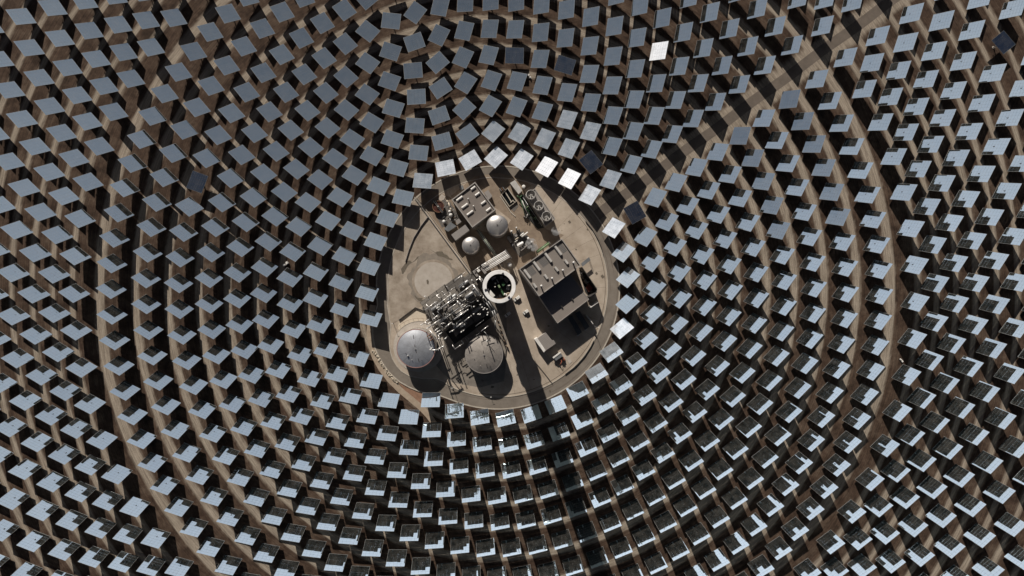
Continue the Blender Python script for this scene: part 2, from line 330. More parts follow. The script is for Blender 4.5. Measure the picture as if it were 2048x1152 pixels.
# road lines: faint seam rings on the road and the paved strip inside the kerb
struct(strip(P(arc(214.5, -42, 100, 60)), 0.35, 0.1, 0.124).build('drain_strip', 'stain'))
struct(strip(P(arc(212, 176, 214, 20)), 4.4, 0.1, 0.128).build('pale_footway', 'slab'))
struct(MB().sheet(P([(902, 392), (950, 352), (1000, 346), (1050, 360), (1062, 372), (1048, 380), (1092, 458), (1128, 470), (1036, 540), (1012, 500), (1000, 472), (1022, 440), (990, 415), (944, 457), (930, 440)]), 0.1235).build('earth_yard', 'earth'))
struct(MB().sheet(P([(836, 396), (862, 380), (900, 394), (944, 458), (1000, 470), (1018, 505), (996, 540), (950, 556)]), 0.1232).build('earth_yard', 'earth'))
struct(MB().sheet(P([(838, 625), (945, 550), (1000, 545), (1012, 600), (1015, 700), (1008, 762), (960, 775), (905, 765), (880, 740), (868, 725), (862, 660)]), 0.1238).build('process_yard_shade', 'shadecon'))  # shade between block and tanks, painted in as a darker sheet
jm = MB()
for a in range(-90, 262, 9):
    p0, p1 = at(996+150*math.cos(R(a)), 575+150*math.sin(R(a))), at(996+216*math.cos(R(a)), 575+216*math.sin(R(a)))
    if 118 < a < 215: continue
    d = (p1-p0).normalized(); q = Vector((-d.y, d.x, 0))*.05
    jm.add([(p0-q)[:2]+(.123,), (p1-q)[:2]+(.123,), (p1+q)[:2]+(.123,), (p0+q)[:2]+(.123,)], [(0, 1, 2, 3)])
struct(jm.build('pavement_joint', 'stain'))
rs_ = random.Random(21)
for i in range(26):
    a = R(rs_.choice([rs_.uniform(-60, 60), rs_.uniform(60, 108), rs_.uniform(250, 285)])); rr_ = rs_.uniform(120, 213); c = at(996+rr_*math.cos(a), 575+rr_*math.sin(a)); k_ = rs_.uniform(.25, 1.1)
    struct(MB().sheet([(c.x+k_*rs_.uniform(.6, 1.3)*math.cos(t_*.7), c.y+k_*rs_.uniform(.4, 1.0)*math.sin(t_*.7)) for t_ in range(9)], .1265+.0005*(i % 5)).build('oil_stain', 'stain2' if i % 3 else 'stain'))
for i in range(14):
    a0 = R(rs_.uniform(-70, 100)); ra_ = rs_.uniform(221, 240)
    struct(strip(P(arc(ra_, math.degrees(a0), math.degrees(a0)+rs_.uniform(12, 40), 16)), .28, .02, .0345+.0004*i).build('tyre_mark', 'accroad'))
# access road running out to the north east
e = Vector((math.cos(ra), math.sin(ra), 0)); q = Vector((-e.y, e.x, 0))
pts = [e*(73+i*6)+q*(0.25*math.sin(i*.7)) for i in range(48)]
struct(strip(pts, 6.4, -.1, 0.02).build('access_road', 'accroad'))
trk = [(746, 610), (741, 640), (739, 665), (742, 690), (750, 715), (763, 738), (780, 760), (800, 780), (822, 798), (842, 815), (858, 832), (872, 852)]
struct(strip(P(trk), 3.6, -.1, 0.012).build('dirt_track', 'dirt'))
struct(MB().sheet(P([(797, 765), (815, 776), (836, 785), (858, 792), (870, 797), (862, 812), (850, 812), (832, 800), (812, 785)]), 0.006).build('bare_red_soil', 'red'))

# boulders along the outer kerb
bould = None; cells = [(748, 698), (758, 714), (768, 730), (778, 744), (788, 755), (797, 764)]
grp = 'pale boulders lining the curved dirt track'
k = 0
for (x0, y0), (x1, y1) in zip(cells, cells[1:]):
    for i in range(11):
        t = (i+random.random()*.6)/11; p = at(x0+(x1-x0)*t-2.5+random.uniform(-1.8, 1.8), y0+(y1-y0)*t+1+random.uniform(-1.5, 1.5), 0)
        if bould is None:
            bould = []
            for s in range(4):
                b3 = MB(); b3.ball((0, 0, .25), 0.5, 8, 0, 0.75)
                b3.v = [tuple(c*(1+random.uniform(-.22, .22)) for c in vv) for vv in b3.v]
                me = bpy.data.meshes.new('boulder'); me.from_pydata(b3.v, [], b3.f); me.materials.append(M['rock']); bould.append(me)
        o = bpy.data.objects.new('boulder', bould[k % 4]); COL.objects.link(o); o.location = p; s = random.uniform(.7, 1.5); o.scale = (s, s*random.uniform(.7, 1.2), s); o.rotation_euler = (0, 0, random.uniform(0, 6))
        tag(o, 'pale boulder in the row between ring road and dirt track', 'boulder', grp); k += 1

# ------------------------------------------------------------------ west yard
yard = [(829, 395), (945, 553), (941, 560), (925, 566), (846, 612), (831, 617), (800, 640), (786, 648), (781, 630), (778, 600), (777, 560), (782, 525), (793, 485), (806, 450), (820, 415)]
struct(MB().sheet(P(yard), 0.135).build('west_yard', 'yard'))
tc0 = at(867, 562, 0)
ringp = [(math.cos(t*2*math.pi/48), math.sin(t*2*math.pi/48)) for t in range(48)]
rs = []
for i, (c, s) in enumerate(ringp):
    w_ = 15.4+0.9*math.sin(i*.9)+0.6*math.sin(i*2.3)
    if s > .2 and abs(c) < .6: w_ += 2.6*(s-.2)
    rs.append((tc0.x+c*w_, tc0.y+s*w_))
struct(MB().sheet(rs, 0.140).build('faint_damp_ring', 'stain2'))
struct(MB().sheet([(tc0.x+c*13.2, tc0.y+s*13.2) for c, s in ringp], 0.144).build('worn_ring', 'yard'))
slab = MB().cyl(tc0, 0.1, 0.22, 11.6, 64)
tag(slab.build('tank_foundation_slab', 'slab', origin=tc0), 'empty pale round concrete foundation in the west yard', 'foundation')
struct(MB().sheet(P([(859, 498), (866, 502), (871, 505), (874, 503), (885, 503), (888, 508), (895, 511), (899, 516), (905, 518), (905, 521), (897, 519), (886, 514), (876, 512), (872, 507)]), 0.148).build('damp_stain', 'stain'))
struct(MB().sheet(P([(809, 529), (814, 522), (820, 521), (824, 525), (830, 520), (834, 514), (838, 512), (836, 517), (829, 523), (820, 528), (815, 533), (811, 541), (806, 549), (804, 547), (802, 538)]), 0.148).build('damp_stain', 'stain'))
st3 = [(829, 592), (832, 597), (838, 602), (845, 604), (848, 601), (843, 599), (846, 596), (842, 596), (836, 596), (830, 590)]
struct(MB().sheet(P(st3), 0.148).build('damp_stain', 'stain'))
struct(MB().sheet(P([(853, 560), (856, 559), (858, 563), (857, 569), (854, 568)]), 0.226).build('damp_stain', 'stain'))
# walls and kerbs of the yard
w1 = strip(P([(829, 395), (945, 553)]), 0.35, 0, 1.3)
tag(w1.build('bund_wall', 'parapet', origin=at(887, 474)), 'long straight low wall between west yard and water treatment', 'wall')
w1 = strip(P([(833, 393), (948, 550)]), 0.25, 0, 0.8)
tag(w1.build('kerb_wall', 'kerb', origin=at(890, 471)), 'thin low kerb wall running beside the long yard wall', 'wall')
w2 = strip(P([(856, 434), (842, 452), (828, 475), (818, 500), (811, 523)]), 0.3, 0, 1.1)
tag(w2.build('curved_wall', 'parapet', origin=at(828, 475)), 'curved low wall crossing the west yard', 'wall')
struct(MB().sheet(P([(799, 641), (831, 617), (856, 624), (852, 640), (850, 655), (832, 655), (815, 660), (803, 668), (795, 655)]), 0.15).build('beige_apron', 'sand'))
w3 = strip(P([(798, 640), (831, 615), (850, 622)]), 0.4, 0, 1.2)
tag(w3.build('bund_wall', 'darksteel', origin=at(831, 615)), 'bent dark low wall around the beige apron by the cold tank', 'wall')
# right hand guard rails
rl = strip(P([(1171, 443), (1184, 459), (1196, 480), (1203, 497), (1206, 510)]), 0.25, 0, 1.1)
tag(rl.build('guard_rail', 'darksteel', origin=at(1196, 480)), 'curved dark guard rail along the east side of the ring road', 'rail')
rl = strip(P([(1130, 748), (1150, 733), (1168, 713), (1181, 693), (1187, 681)]), 0.22, 0, 0.9)
tag(rl.build('guard_rail', 'darksteel', origin=at(1168, 713)), 'curved dark rail edging the south east pavement', 'rail')
rl = strip(P([(1073, 727), (1090, 748), (1104, 766)]), 0.3, 0, 0.7)
tag(rl.build('guard_rail', 'darksteel', origin=at(1090, 748)), 'short straight rail crossing the southern pavement', 'rail')
# small square hatches and patches in the pavement
for i, (x, y, s) in enumerate([(1193, 547, 1.2), (1205, 553, 1.6), (1139, 444, 1.3), (1152, 499, .8), (1175, 459, .9), (1100, 782, 1.0)]):
    c = at(x, y); tag(MB().box((c.x, c.y, .14), (s, s*1.3, .06), U).build('manhole_cover', 'stain', origin=c), ['upper of two brown manhole covers east of the turbine hall', 'lower of two brown manhole covers east of the turbine hall', 'grey brown hatch in the pavement east of the cooling fans', 'small brown hatch north of the turbine hall awning', 'small dark hatch beside the eastern guard rail', 'dark hatch on the southern ring road'][i], 'manhole cover')

# ------------------------------------------------------------------ the tower
T = thing('solar_tower', 'tall round tower with broad white ring and dark open top', 'tower', (0.4, 0.3, 0))
c = (0.4, 0.3)
MB().lathe(c, [(5.7, 0), (5.35, 27), (5.2, 60), (4.9, 112)], 64).build('shaft', 'shaft', T, True)
MB().lathe(c, [(5.3, 27.6), (6.5, 28.4), (6.5, 32.6), (5.3, 33.2)], 64).build('gallery', 'steel', T)
MB().lathe(c, [(4.9, 112), (5.3, 113), (5.3, 117)], 64).build('lower_heat_shield', 'bwhite', T)
rc = MB().cyl(c, 117, 130.5, 4.7, 48)
for i in range(24):
    a = 2*math.pi*i/24; rc.box((c[0]+4.75*math.cos(a), c[1]+4.75*math.sin(a), 123.7), (.1, 1.05, 13.2), (math.cos(a), math.sin(a), 0))
rc.build('receiver', 'black', T)
MB().lathe(c, [(4.7, 130.5), (5.45, 130.8), (5.50, 134), (5.42, 134.15), (4.20, 134.15)], 96).build('upper_heat_shield', 'bwhite', T)
MB().lathe(c, [(4.20, 134.15), (4.19, 133.3), (4.12, 133.25)], 96).build('inner_lip', 'kerb', T)
MB().lathe(c, [(4.12, 133.25), (4.10, 129), (0.001, 129)], 96).build('well_lining', ['dark'], T)
def tp(px_, py_, z): # point inside the crown, as surveyed on the crop
    return at(955+px_*90/1152, 530+py_*90/1152, z)
for nm, pts, z0, z1, mt in [
    ('roof_hatch', [(225, 690), (330, 640), (450, 780), (360, 850), (290, 800)], 129, 132.6, 'white'),
    ('equipment_box', [(605, 470), (665, 430), (710, 500), (650, 545)], 129, 132.2, 'green'),
    ('green_duct', [(510, 515), (545, 505), (700, 760), (665, 790)], 129, 131.6, 'green'),
    ('green_box', [(515, 520), (555, 500), (590, 565), (550, 590)], 129, 132.3, 'ltgreen'),
    ('winch_frame', [(345, 340), (450, 285), (480, 330), (375, 400)], 129, 132.2, 'steel'),
    ('grey_cabinet', [(570, 290), (640, 265), (665, 340), (590, 370)], 129, 131.7, 'grey'),
    ('grey_cabinet', [(655, 340), (740, 320), (805, 400), (760, 470), (720, 430)], 129, 131.6, 'grey'),
    ('grey_cabinet', [(740, 530), (845, 560), (845, 640), (740, 620)], 129, 131.6, 'bluegrey'),
    ('white_bracket', [(765, 520), (840, 495), (845, 520), (800, 540)], 129, 132.6, 'white'),
    ('brown_ledge', [(420, 880), (520, 900), (640, 895), (760, 850), (840, 770), (870, 690), (830, 700), (770, 790), (660, 850), (520, 860)], 129, 132.9, 'brown')]:
    MB().prism([tp(x, y, z1) for x, y in pts], z0, z1).build(nm, mt, T)
s = MB(); s.tube(tp(490, 370, 132), tp(540, 455, 132), .1); s.tube(tp(370, 340, 132.4), tp(460, 300, 132.4), .12); s.build('davit_arm', 'white', T)
for x, y, r_ in [(262, 632, .42), (455, 468, .25), (450, 560, .2), (700, 750, .38), (745, 770, .3)]:
    MB().cyl(tp(x, y, 132.8), 129, 132.5, r_, 12).ball((*tp(x, y, 132.5).xy, 132.5), r_, 10, 0, .8, True).build('vent_pipe', 'white', T, True)
MB().pipe([tp(700, 755, 132.2), tp(765, 720, 132.2), tp(825, 715, 132.2), tp(800, 790, 132.2)], .16).build('yellow_hose', 'sand', T)
for x, y in [(645, 215), (205, 625), (800, 815)]:
    MB().box(tp(x, y, 134.35), (.7, .35, .3), U).build('lip_bracket', 'dark', T)

# ------------------------------------------------------------------ buildings
def roofed(name, label, corners, h, roof_m, wall_m='wall', par=0.0, parw=0.45, parm='parapet', base=0.1, eave=None):
    poly = [Vector(p[:2]) for p in P(corners, h)]; ctr = sum(poly, Vector((0, 0)))/len(poly)
    t = thing(name, label, 'building', (ctr.x, ctr.y, base))
    wp = inset(poly, 0.02)
    MB().prism(wp, base-.1, h-par-.25).build('wall', wall_m, t)
    MB().prism(inset(poly, 0.0 if not par else parw*.5), h-par-.25, h-par).build('roof', roof_m, t)
    if par:
        out, inn = poly, inset(poly, parw); n = len(poly); pm = MB()
        for i in range(n):
            k = (i+1) % n; vs = [out[i], out[k], inn[k], inn[i]]
            if sum(poly[a][0]*poly[(a+1) % n][1]-poly[(a+1) % n][0]*poly[a][1] for a in range(n)) < 0: vs = vs[::-1]
            z0 = h-par-.3
            pm.add([(v.x, v.y, z0) for v in vs]+[(v.x, v.y, h) for v in vs], [(4, 5, 6, 7), (0, 1, 5, 4), (2, 3, 7, 6), (1, 2, 6, 5), (3, 0, 4, 7)])
        pm.build('parapet', parm, t)
    return t, h-par
def rbox(t, name, cx, cy, lpx, wpx, z0, hgt, mt, d=None, bev=True):
    """box on a roof: centre in the plan, length along d and width in plan units"""
    c = at(cx, cy, z0+hgt); k = (CAM_Z-z0-hgt)/285*PXM; d = d or U
    L_, W_ = lpx*k, wpx*k; sd = Vector((d.y, -d.x, 0)); b_ = MB()
    vs = []
    prof = [(-.5, 0), (-.5, .55), (-.36, .86), (-.15, 1), (.15, 1), (.36, .86), (.5, .55), (.5, 0)] if bev else [(-.5, 0), (-.5, 1), (.5, 1), (.5, 0)]
    n = len(prof)
    for e_ in (-.5, .5):
        for a_, z_ in prof: p = c+d*L_*e_+sd*W_*a_; vs.append((p.x, p.y, z0+z_*hgt))
    fs = [(i, i+1, n+i+1, n+i) for i in range(n-1)]+[tuple(range(n))[::-1], tuple(range(n, 2*n))]
    return b_.add(vs, fs).build(name, mt, t)
# turbine hall: tall bay and lower bay
H1, H2 = 20.0, 12.3
t, zr = roofed('turbine_hall', 'large turbine hall with four long roof ventilators and four chimneys', [(1038, 538), (1124, 477), (1162, 531), (1078, 593)], H1, 'roofrib', par=1.1, parw=.5)
for x, y in [(1055, 548), (1074, 532), (1097, 515), (1117, 501)]:
    x -= 0.6; rbox(t, 'ridge_ventilator', x, y, 21.5, 5.6, zr, 1.4, 'offwhite', V)
for x, y in [(1069.5, 571.2), (1092, 553.5), (1113, 538.2), (1132.7, 523.8)]:
    rbox(t, 'roof_fan_box', x, y, 10, 5.2, zr, 1.1, 'offwhite', V)
for x, y in [(1082.8, 571.5), (1104.3, 556.3), (1126, 540.2), (1147.3, 524.7)]:
    z = zr+3.0; p = at(x, y, z); MB().cyl(p, zr, z, .42, 12).ball((p.x, p.y, z), .62, 12, 0, .6, True).build('chimney', 'white', t, True)
c = P([(1046, 545), (1067, 530), (1075, 541), (1054, 556)], zr+.03)
for cs in ([(1052, 539), (1063, 531), (1073, 545), (1062, 553)], [(1076, 522), (1088, 513), (1098, 526), (1086, 535)], [(1116, 493), (1124, 487), (1134, 501), (1126, 507)]):
    MB().prism(P(cs, zr+.05), zr-.02, zr+.05).build('ribbed_roof_panel', 'roofribd', t)
for (a_, b_) in (((1040, 562), (1056, 584)),):
    pass
aw = [(1162, 527), (1178, 514), (1181, 520.5), (1165, 533)]
zz = 4.6
t2 = thing('loading_awning', 'small grey awning projecting east from the turbine hall', 'awning', at(1171, 524, .1))
MB().prism(P(aw, zz), zz-.35, zz).build('canopy', 'bluegrey', t2)
for x, y in ((1176, 517), (1179, 520)): p = at(x, y, 0); MB().cyl(p, .1, zz-.35, .12, 8).build('post', 'steel', t2)
t, zr = roofed('turbine_annex', 'lower annex with ribbed roof south of the turbine hall', [(1078.6, 592.5), (1161, 532), (1178.5, 598.5), (1115, 647)][0:0] or [(1079.5, 594.5), (1141, 549), (1178.3, 598.7), (1115, 647)], H2, 'roofrib2', par=.25, parw=.35)
for (x, y) in [(1124, 613.5), (1145, 598.5)]:
    rbox(t, 'roof_vent', x, y, 4, 2.4, zr, .9, 'darksteel', V, False)
MB().tube(at(1148, 606, zr+.3), at(1160, 623, zr+.3), .15).build('roof_pipe', 'dark', t) if False else None
# plant between annex and yard wall (east side)
t = thing('transformer_yard', 'dark walled transformer yard along the east side of the annex', 'transformer yard', at(1178, 580, .1))
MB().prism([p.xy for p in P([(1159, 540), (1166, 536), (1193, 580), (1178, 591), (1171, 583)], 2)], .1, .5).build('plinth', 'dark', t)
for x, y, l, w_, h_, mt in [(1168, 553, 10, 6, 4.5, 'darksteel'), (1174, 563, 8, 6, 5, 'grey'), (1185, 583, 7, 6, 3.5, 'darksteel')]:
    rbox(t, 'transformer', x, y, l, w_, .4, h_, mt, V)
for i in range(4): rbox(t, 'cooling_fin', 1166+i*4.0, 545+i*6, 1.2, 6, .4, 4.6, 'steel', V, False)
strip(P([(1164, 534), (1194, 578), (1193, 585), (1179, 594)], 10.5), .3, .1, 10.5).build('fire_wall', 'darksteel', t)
c = at(1178, 575, 2); tag(MB().prism([p.xy for p in P([(1173, 576), (1177, 565), (1186, 577), (1178, 584)], 3.2)], .12, 3.2).build('red_container', 'redpaint', origin=(c.x, c.y, .12)), 'rust red container in the shade east of the annex', 'container')
# shaded switch rooms south of the annex
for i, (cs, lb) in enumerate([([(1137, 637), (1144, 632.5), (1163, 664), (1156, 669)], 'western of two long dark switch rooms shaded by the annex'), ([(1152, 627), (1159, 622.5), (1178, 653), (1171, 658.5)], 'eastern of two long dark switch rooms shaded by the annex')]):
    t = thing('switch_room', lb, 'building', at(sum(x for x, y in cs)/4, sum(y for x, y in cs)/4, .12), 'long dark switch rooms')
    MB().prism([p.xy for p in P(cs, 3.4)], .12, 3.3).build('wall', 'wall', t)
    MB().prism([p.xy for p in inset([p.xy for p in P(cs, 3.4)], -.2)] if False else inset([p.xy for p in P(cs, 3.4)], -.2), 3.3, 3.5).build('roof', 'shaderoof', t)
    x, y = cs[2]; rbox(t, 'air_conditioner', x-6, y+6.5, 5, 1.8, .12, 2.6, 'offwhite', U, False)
for cs, lb, mt, h_ in [([(1181, 615), (1196.5, 604)], 'bright white wall top at the east end of the shaded yard', 'white', 7.4), ([(1174, 631), (1186.5, 648)], 'thin pale wall top beside the eastern switch room', 'offwhite', 5.5), ([(1180.5, 594), (1193, 585)], 'thin grey wall closing the transformer yard', 'grey', 4.5)]:
    c = at(cs[0][0], cs[0][1], 0); tag(strip(P(cs, h_), .5, .12, h_).build('screen_wall', mt, origin=(c.x, c.y, .12)), lb, 'wall')
# kiosk, container, digger, slab
t = thing('control_kiosk', 'small ribbed roof building with a bright white west eave', 'building', at(1090, 690, .12))
z = 4.9; main = [(1075.5, 676.8), (1091.4, 665.4), (1103.5, 680.6), (1107.3, 680.6), (1111, 687), (1090, 701.5)]
MB().prism([p.xy for p in P(main, z)], .12, z-.2).build('wall', 'wall', t)
MB().prism(inset([p.xy for p in P(main, z)], -.12), z-.2, z).build('roof', 'kioskroof', t)
MB().prism([p.xy for p in P([(1069, 679), (1074.4, 675.6), (1091.2, 700.5), (1087.5, 704.7)], z+.3)], .12, z+.3).build('white_eave', 'white', t)
t = thing('site_container', 'small grey green container with a white roof edge near the kiosk', 'container', at(1115, 713, .12))
MB().prism([p.xy for p in P([(1107, 716), (1121.5, 705.5), (1125.5, 712), (1112, 721.5)], 2.9)], .12, 2.9).build('body', 'bluegrey', t)
MB().prism([p.xy for p in P([(1105.4, 715), (1120.4, 704), (1122, 706), (1107, 717)], 3.2)], 2.2, 3.2).build('roof_edge', 'white', t)
t = thing('mini_excavator', 'small orange excavator in the shade beside the container', 'excavator', at(1125, 720, .12))
c = at(1125.5, 719.5, 1.6)
MB().box((c.x, c.y, 1.5), (2.4, 1.5, 1.1), U).build('body', 'orange', t)
MB().box((c.x-.2, c.y+.3, 2.4), (1.0, 1.0, 1.0), U).build('cab', 'glass', t)
for s_ in (-1, 1): MB().box(Vector((c.x, c.y, .5))+V*s_*.9, (2.8, .45, .75), U).build('track', 'rubber', t)
MB().pipe([Vector((c.x, c.y, 1.8))-U*1.0+V*.2, Vector((c.x, c.y, 3.0))-U*2.4+V*.9, Vector((c.x, c.y, 1.0))-U*3.4+V*1.6], .16).build('boom', 'orange', t)
MB().box(Vector((c.x, c.y, .7))-U*3.5+V*1.7, (.7, .8, .6), U).build('bucket', 'darksteel', t)
c = at(1136, 719, .1); tag(MB().prism([p.xy for p in P([(1130, 713), (1136, 710), (1144, 723), (1139, 728)])], .1, .3).build('paving_slab', 'slab', origin=(c.x, c.y, .1)), 'pale concrete slab beside the orange excavator', 'slab')
# parked white vans
def van(px_, py_, ln, lb):
    c = at(px_, py_, 1.4); c.z = .12; t = thing('parked_van', lb, 'van', c, 'white vans parked east of the tower')
    d = -U; s_ = V; hl = ln/2
    def q(a, w, z): return Vector((c.x, c.y, .12))+d*a+s_*w+Vector((0, 0, z))
    prof = [(-hl, .35), (-hl, 1.75), (-hl+.25, 1.95), (hl*.15, 1.95), (hl*.48, 1.25), (hl*.95, 1.05), (hl, .8), (hl, .35)]
    b_ = MB(); n = len(prof); wv = .88
    vs = [q(a, w*(wv if z < 1.5 else wv-.12), z) for w in (-1, 1) for a, z in prof]
    b_.add(vs, [(i, (i+1) % n, n+(i+1) % n, n+i) for i in range(n)]+[tuple(range(n))[::-1], tuple(range(n, 2*n))]).build('body', 'white', t)
    a0, a1 = hl*.19, hl*.46
    MB().add([q(a0, -.68, 1.93), q(a0, .68, 1.93), q(a1, .8, 1.33), q(a1, -.8, 1.33)]+[q(a0, -.68, 1.8), q(a0, .68, 1.8), q(a1, .8, 1.2), q(a1, -.8, 1.2)], [(0, 1, 2, 3), (7, 6, 5, 4), (0, 4, 5, 1), (2, 6, 7, 3)]).build('windscreen', 'glass', t)
    for a in (-hl*.62, hl*.62):
        for w in (-1, 1): MB().tube(q(a, w*.62, .33), q(a, w*.92, .33), .33, 12).build('wheel', 'rubber', t)
van(1033.5, 597, 4.4, 'white van closest to the tower ring, east of it')
van(1051.5, 624, 3.6, 'white van halfway between the tower and the kiosk')
van(1015.5, 629, 4.0, 'pale van in the tower shadow')

# workshop
t, zr = roofed('workshop', 'square flat roofed workshop with seven white skylights', [(903, 399), (950, 363.5), (991.5, 419.5), (944.5, 455.2)], 10.0, 'workroof', par=.9, parw=.6, parm='parapet')
for x, y, l in [(946.3, 375.8, 10.5), (954.8, 388, 10.5), (966.8, 405, 10.5), (977, 418.8, 10.5), (919, 396.8, 14.5), (929.5, 411.4, 14.5), (940, 425.6, 14.5)]:
    rbox(t, 'skylight', x, y, l, 4.4, zr, .9, 'white', U)
for x, y in [(936.3, 397.3), (947, 411.7)]:
    p = at(x, y, zr+1.4); MB().cyl(p, zr, zr+1.3, .3, 10).ball((p.x, p.y, zr+1.3), .45, 10, 0, .7, True).build('roof_vent', 'white', t, True)
cs = [(969, 385), (976, 380), (984, 392), (977, 399)]
t = thing('workshop_lean_to', 'low green grey roof leaning on the east wall of the workshop', 'shed', at(976, 389, .12))
MB().prism([p.xy for p in P(cs, 3.2)], .12, 3.0).build('wall', 'wall', t); MB().prism(inset([p.xy for p in P(cs, 3.2)], -.15), 3.0, 3.2).build('roof', 'grey', t)
c = at(922, 376, .5); tag(MB().prism([p.xy for p in P([(918, 373), (925, 370), (928, 377), (921, 381)], 1.5)], .12, 1.5).build('blue_skip', 'bluegrey', origin=(c.x, c.y, .12)), 'small blue skip at the north corner of the workshop', 'skip')
# store building, little roofs
t, zr = roofed('store_building', 'low rectangular grey roofed building south west of the workshop', [(902.3, 469.4), (931, 448.7), (939, 460), (911, 481)], 6.0, 'grey', par=0)
t, zr = roofed('pump_house', 'small square grey roof beside the workshop west wall', [(911, 441), (918, 436.5), (923, 443), (914, 449.5)], 4.5, 'grey', par=0)
t, zr = roofed('dosing_house', 'small blue grey roof next to the water treatment tanks', [(888, 458), (901, 444), (913, 452), (896, 463)], 4.0, 'bluegrey', par=0)

# domed tanks
def dometank(px_, py_, rpx, h, dome, lb):
    c = at(px_, py_, h); r_ = rpx*PXM*(CAM_Z-h)/285; t = thing('domed_tank', lb, 'tank', (c.x, c.y, .12), 'domed metal tanks')
    MB().lathe(c, [(r_, .12), (r_, h)], 64).build('shell', 'tankmetal', t, True)
    prof = [(r_*1.01, h-.1), (r_*1.01, h+.02)]+[(max(.001, r_*math.cos(R(a_))), h+dome*math.sin(R(a_))) for a_ in range(8, 91, 7)]+[(.001, h+dome)]
    MB().lathe(c, prof, 64).build('dome_roof', 'tankmetal', t, True)
    MB().cyl(c, h+dome-.1, h+dome+.4, .35, 12).build('roof_nozzle', 'darksteel', t)
    MB().pipe([Vector((c.x+r_*.42, c.y+r_*.5, h+dome*.79)), Vector((c.x+r_*.22, c.y+r_*.2, h+dome*.97))], .09, 6).build('roof_rail', 'darksteel', t)
    rg = MB()
    for i in range(12): a_ = i*math.pi/6; rg.tube((c.x+r_*1.02*math.cos(a_), c.y+r_*1.02*math.sin(a_), .2), (c.x+r_*1.02*math.cos(a_), c.y+r_*1.02*math.sin(a_), h), .07, 6)
    rg.build('stiffener', 'steel', t)
    return t
dometank(994.5, 451, 21.5, 10.5, 2.6, 'larger of the two domed tanks, south east of the workshop')
dometank(941.5, 491, 17.5, 8.0, 2.4, 'smaller of the two domed tanks, north west of the tower')

# molten salt tanks
def salttank(px_, py_, rpx, h, lb, roof_m, rim_m):
    c = at(px_, py_, h); r_ = rpx*PXM*(CAM_Z-h)/285; t = thing('salt_tank', lb, 'tank', (c.x, c.y, .12), 'large flat salt storage tanks')
    MB().lathe(c, [(r_, .12), (r_, h)], 96).build('shell', 'tankmetal', t, True)
    MB().lathe(c, [(r_*1.012, h-.35), (r_*1.012, h+.12), (r_*.975, h+.12)], 96).build('rim', rim_m, t)
    prof = [(r_*.975*q_, h+.1+2.0*(1-q_*q_)) for q_ in (1, .85, .7, .55, .4, .25, .12)]+[(.001, h+2.1)]
    MB().lathe(c, prof, 96).build('roof', roof_m, t, True)
    sm = MB()
    for i in range(16):
        a_ = i*math.pi/8; d = Vector((math.cos(a_), math.sin(a_), 0))
        pts = [Vector((c.x, c.y, 0))+d*r_*.975*q_+Vector((0, 0, h+.14+2.0*(1-q_*q_))) for q_ in (.08, .4, .7, .97)]
        for p0, p1 in zip(pts, pts[1:]): sm.tube(p0, p1, .035, 4)
    sm.build('roof_seams', 'steel', t)
    w = MB()
    for a_ in (-75, 100): 
        d = Vector((math.cos(R(a_)), math.sin(R(a_)), 0)); p0 = Vector((c.x, c.y, h+2.15))+d*1.0; p1 = Vector((c.x, c.y, h+1.15))+d*r_*.72
        w.box((p0+p1)/2, ((p1-p0).length, .35, .12), p1-p0)
    w.build('roof_walkway', 'darksteel', t)
    MB().cyl(c, h+1.9, h+2.6, .4, 12).build('roof_nozzle', 'steel', t)
    for i in range(3):
        a_ = R(205+i*47); q_ = .55+.06*(i % 3); p = Vector((c.x, c.y, 0))+Vector((math.cos(a_), math.sin(a_), 0))*r_*q_
        MB().cyl(p, h+1.3, h+1.9, .2, 8).build('roof_fitting', 'alu' if i % 2 else 'darksteel', t)
    return t, c, r_
t, cc, cr = salttank(832, 697, 38.2, 10.2, 'salt tank with blue roof and faded red rim, west one', 'coldroof', 'rim')
p = at(816, 712, 11.6); MB().cyl(p, 10.9, 12.2, .55, 12).ball((p.x, p.y, 12.2), .55, 10, 0, .6, True).build('breather_valve', 'steel', t, True)
t, hc, hr = salttank(968, 709, 37.6, 10.3, 'salt tank with dusty brown roof, east one', 'hotroof', 'grey')
wl = []
ring_c = (cc.x, cc.y)
fo = MB().lathe(ring_c, [(cr+.2, .05), (cr+.2, .3), (cr+4.2, .3), (cr+4.2, .05)], 96)
tag(fo.build('tank_apron', 'slab', origin=(cc.x, cc.y, .1)), 'pale concrete apron around the western salt tank', 'apron')
# safety railing on the beige apron
rl = MB(); prev = None
for i in range(9):
    a_ = R(62+i*10); p = Vector((cc.x, cc.y, 0))+Vector((math.cos(a_), math.sin(a_), 0))*(cr+6.0)
    rl.tube((p.x, p.y, .1), (p.x, p.y, 1.5), .08, 6)
    if prev is not None: rl.tube((*prev, 1.45), (p.x, p.y, 1.45), .07, 6)
    prev = (p.x, p.y)
tag(rl.build('safety_railing', 'brown', origin=(cc.x, cc.y, .1)), 'curved post and rail fence north of the western salt tank', 'railing')

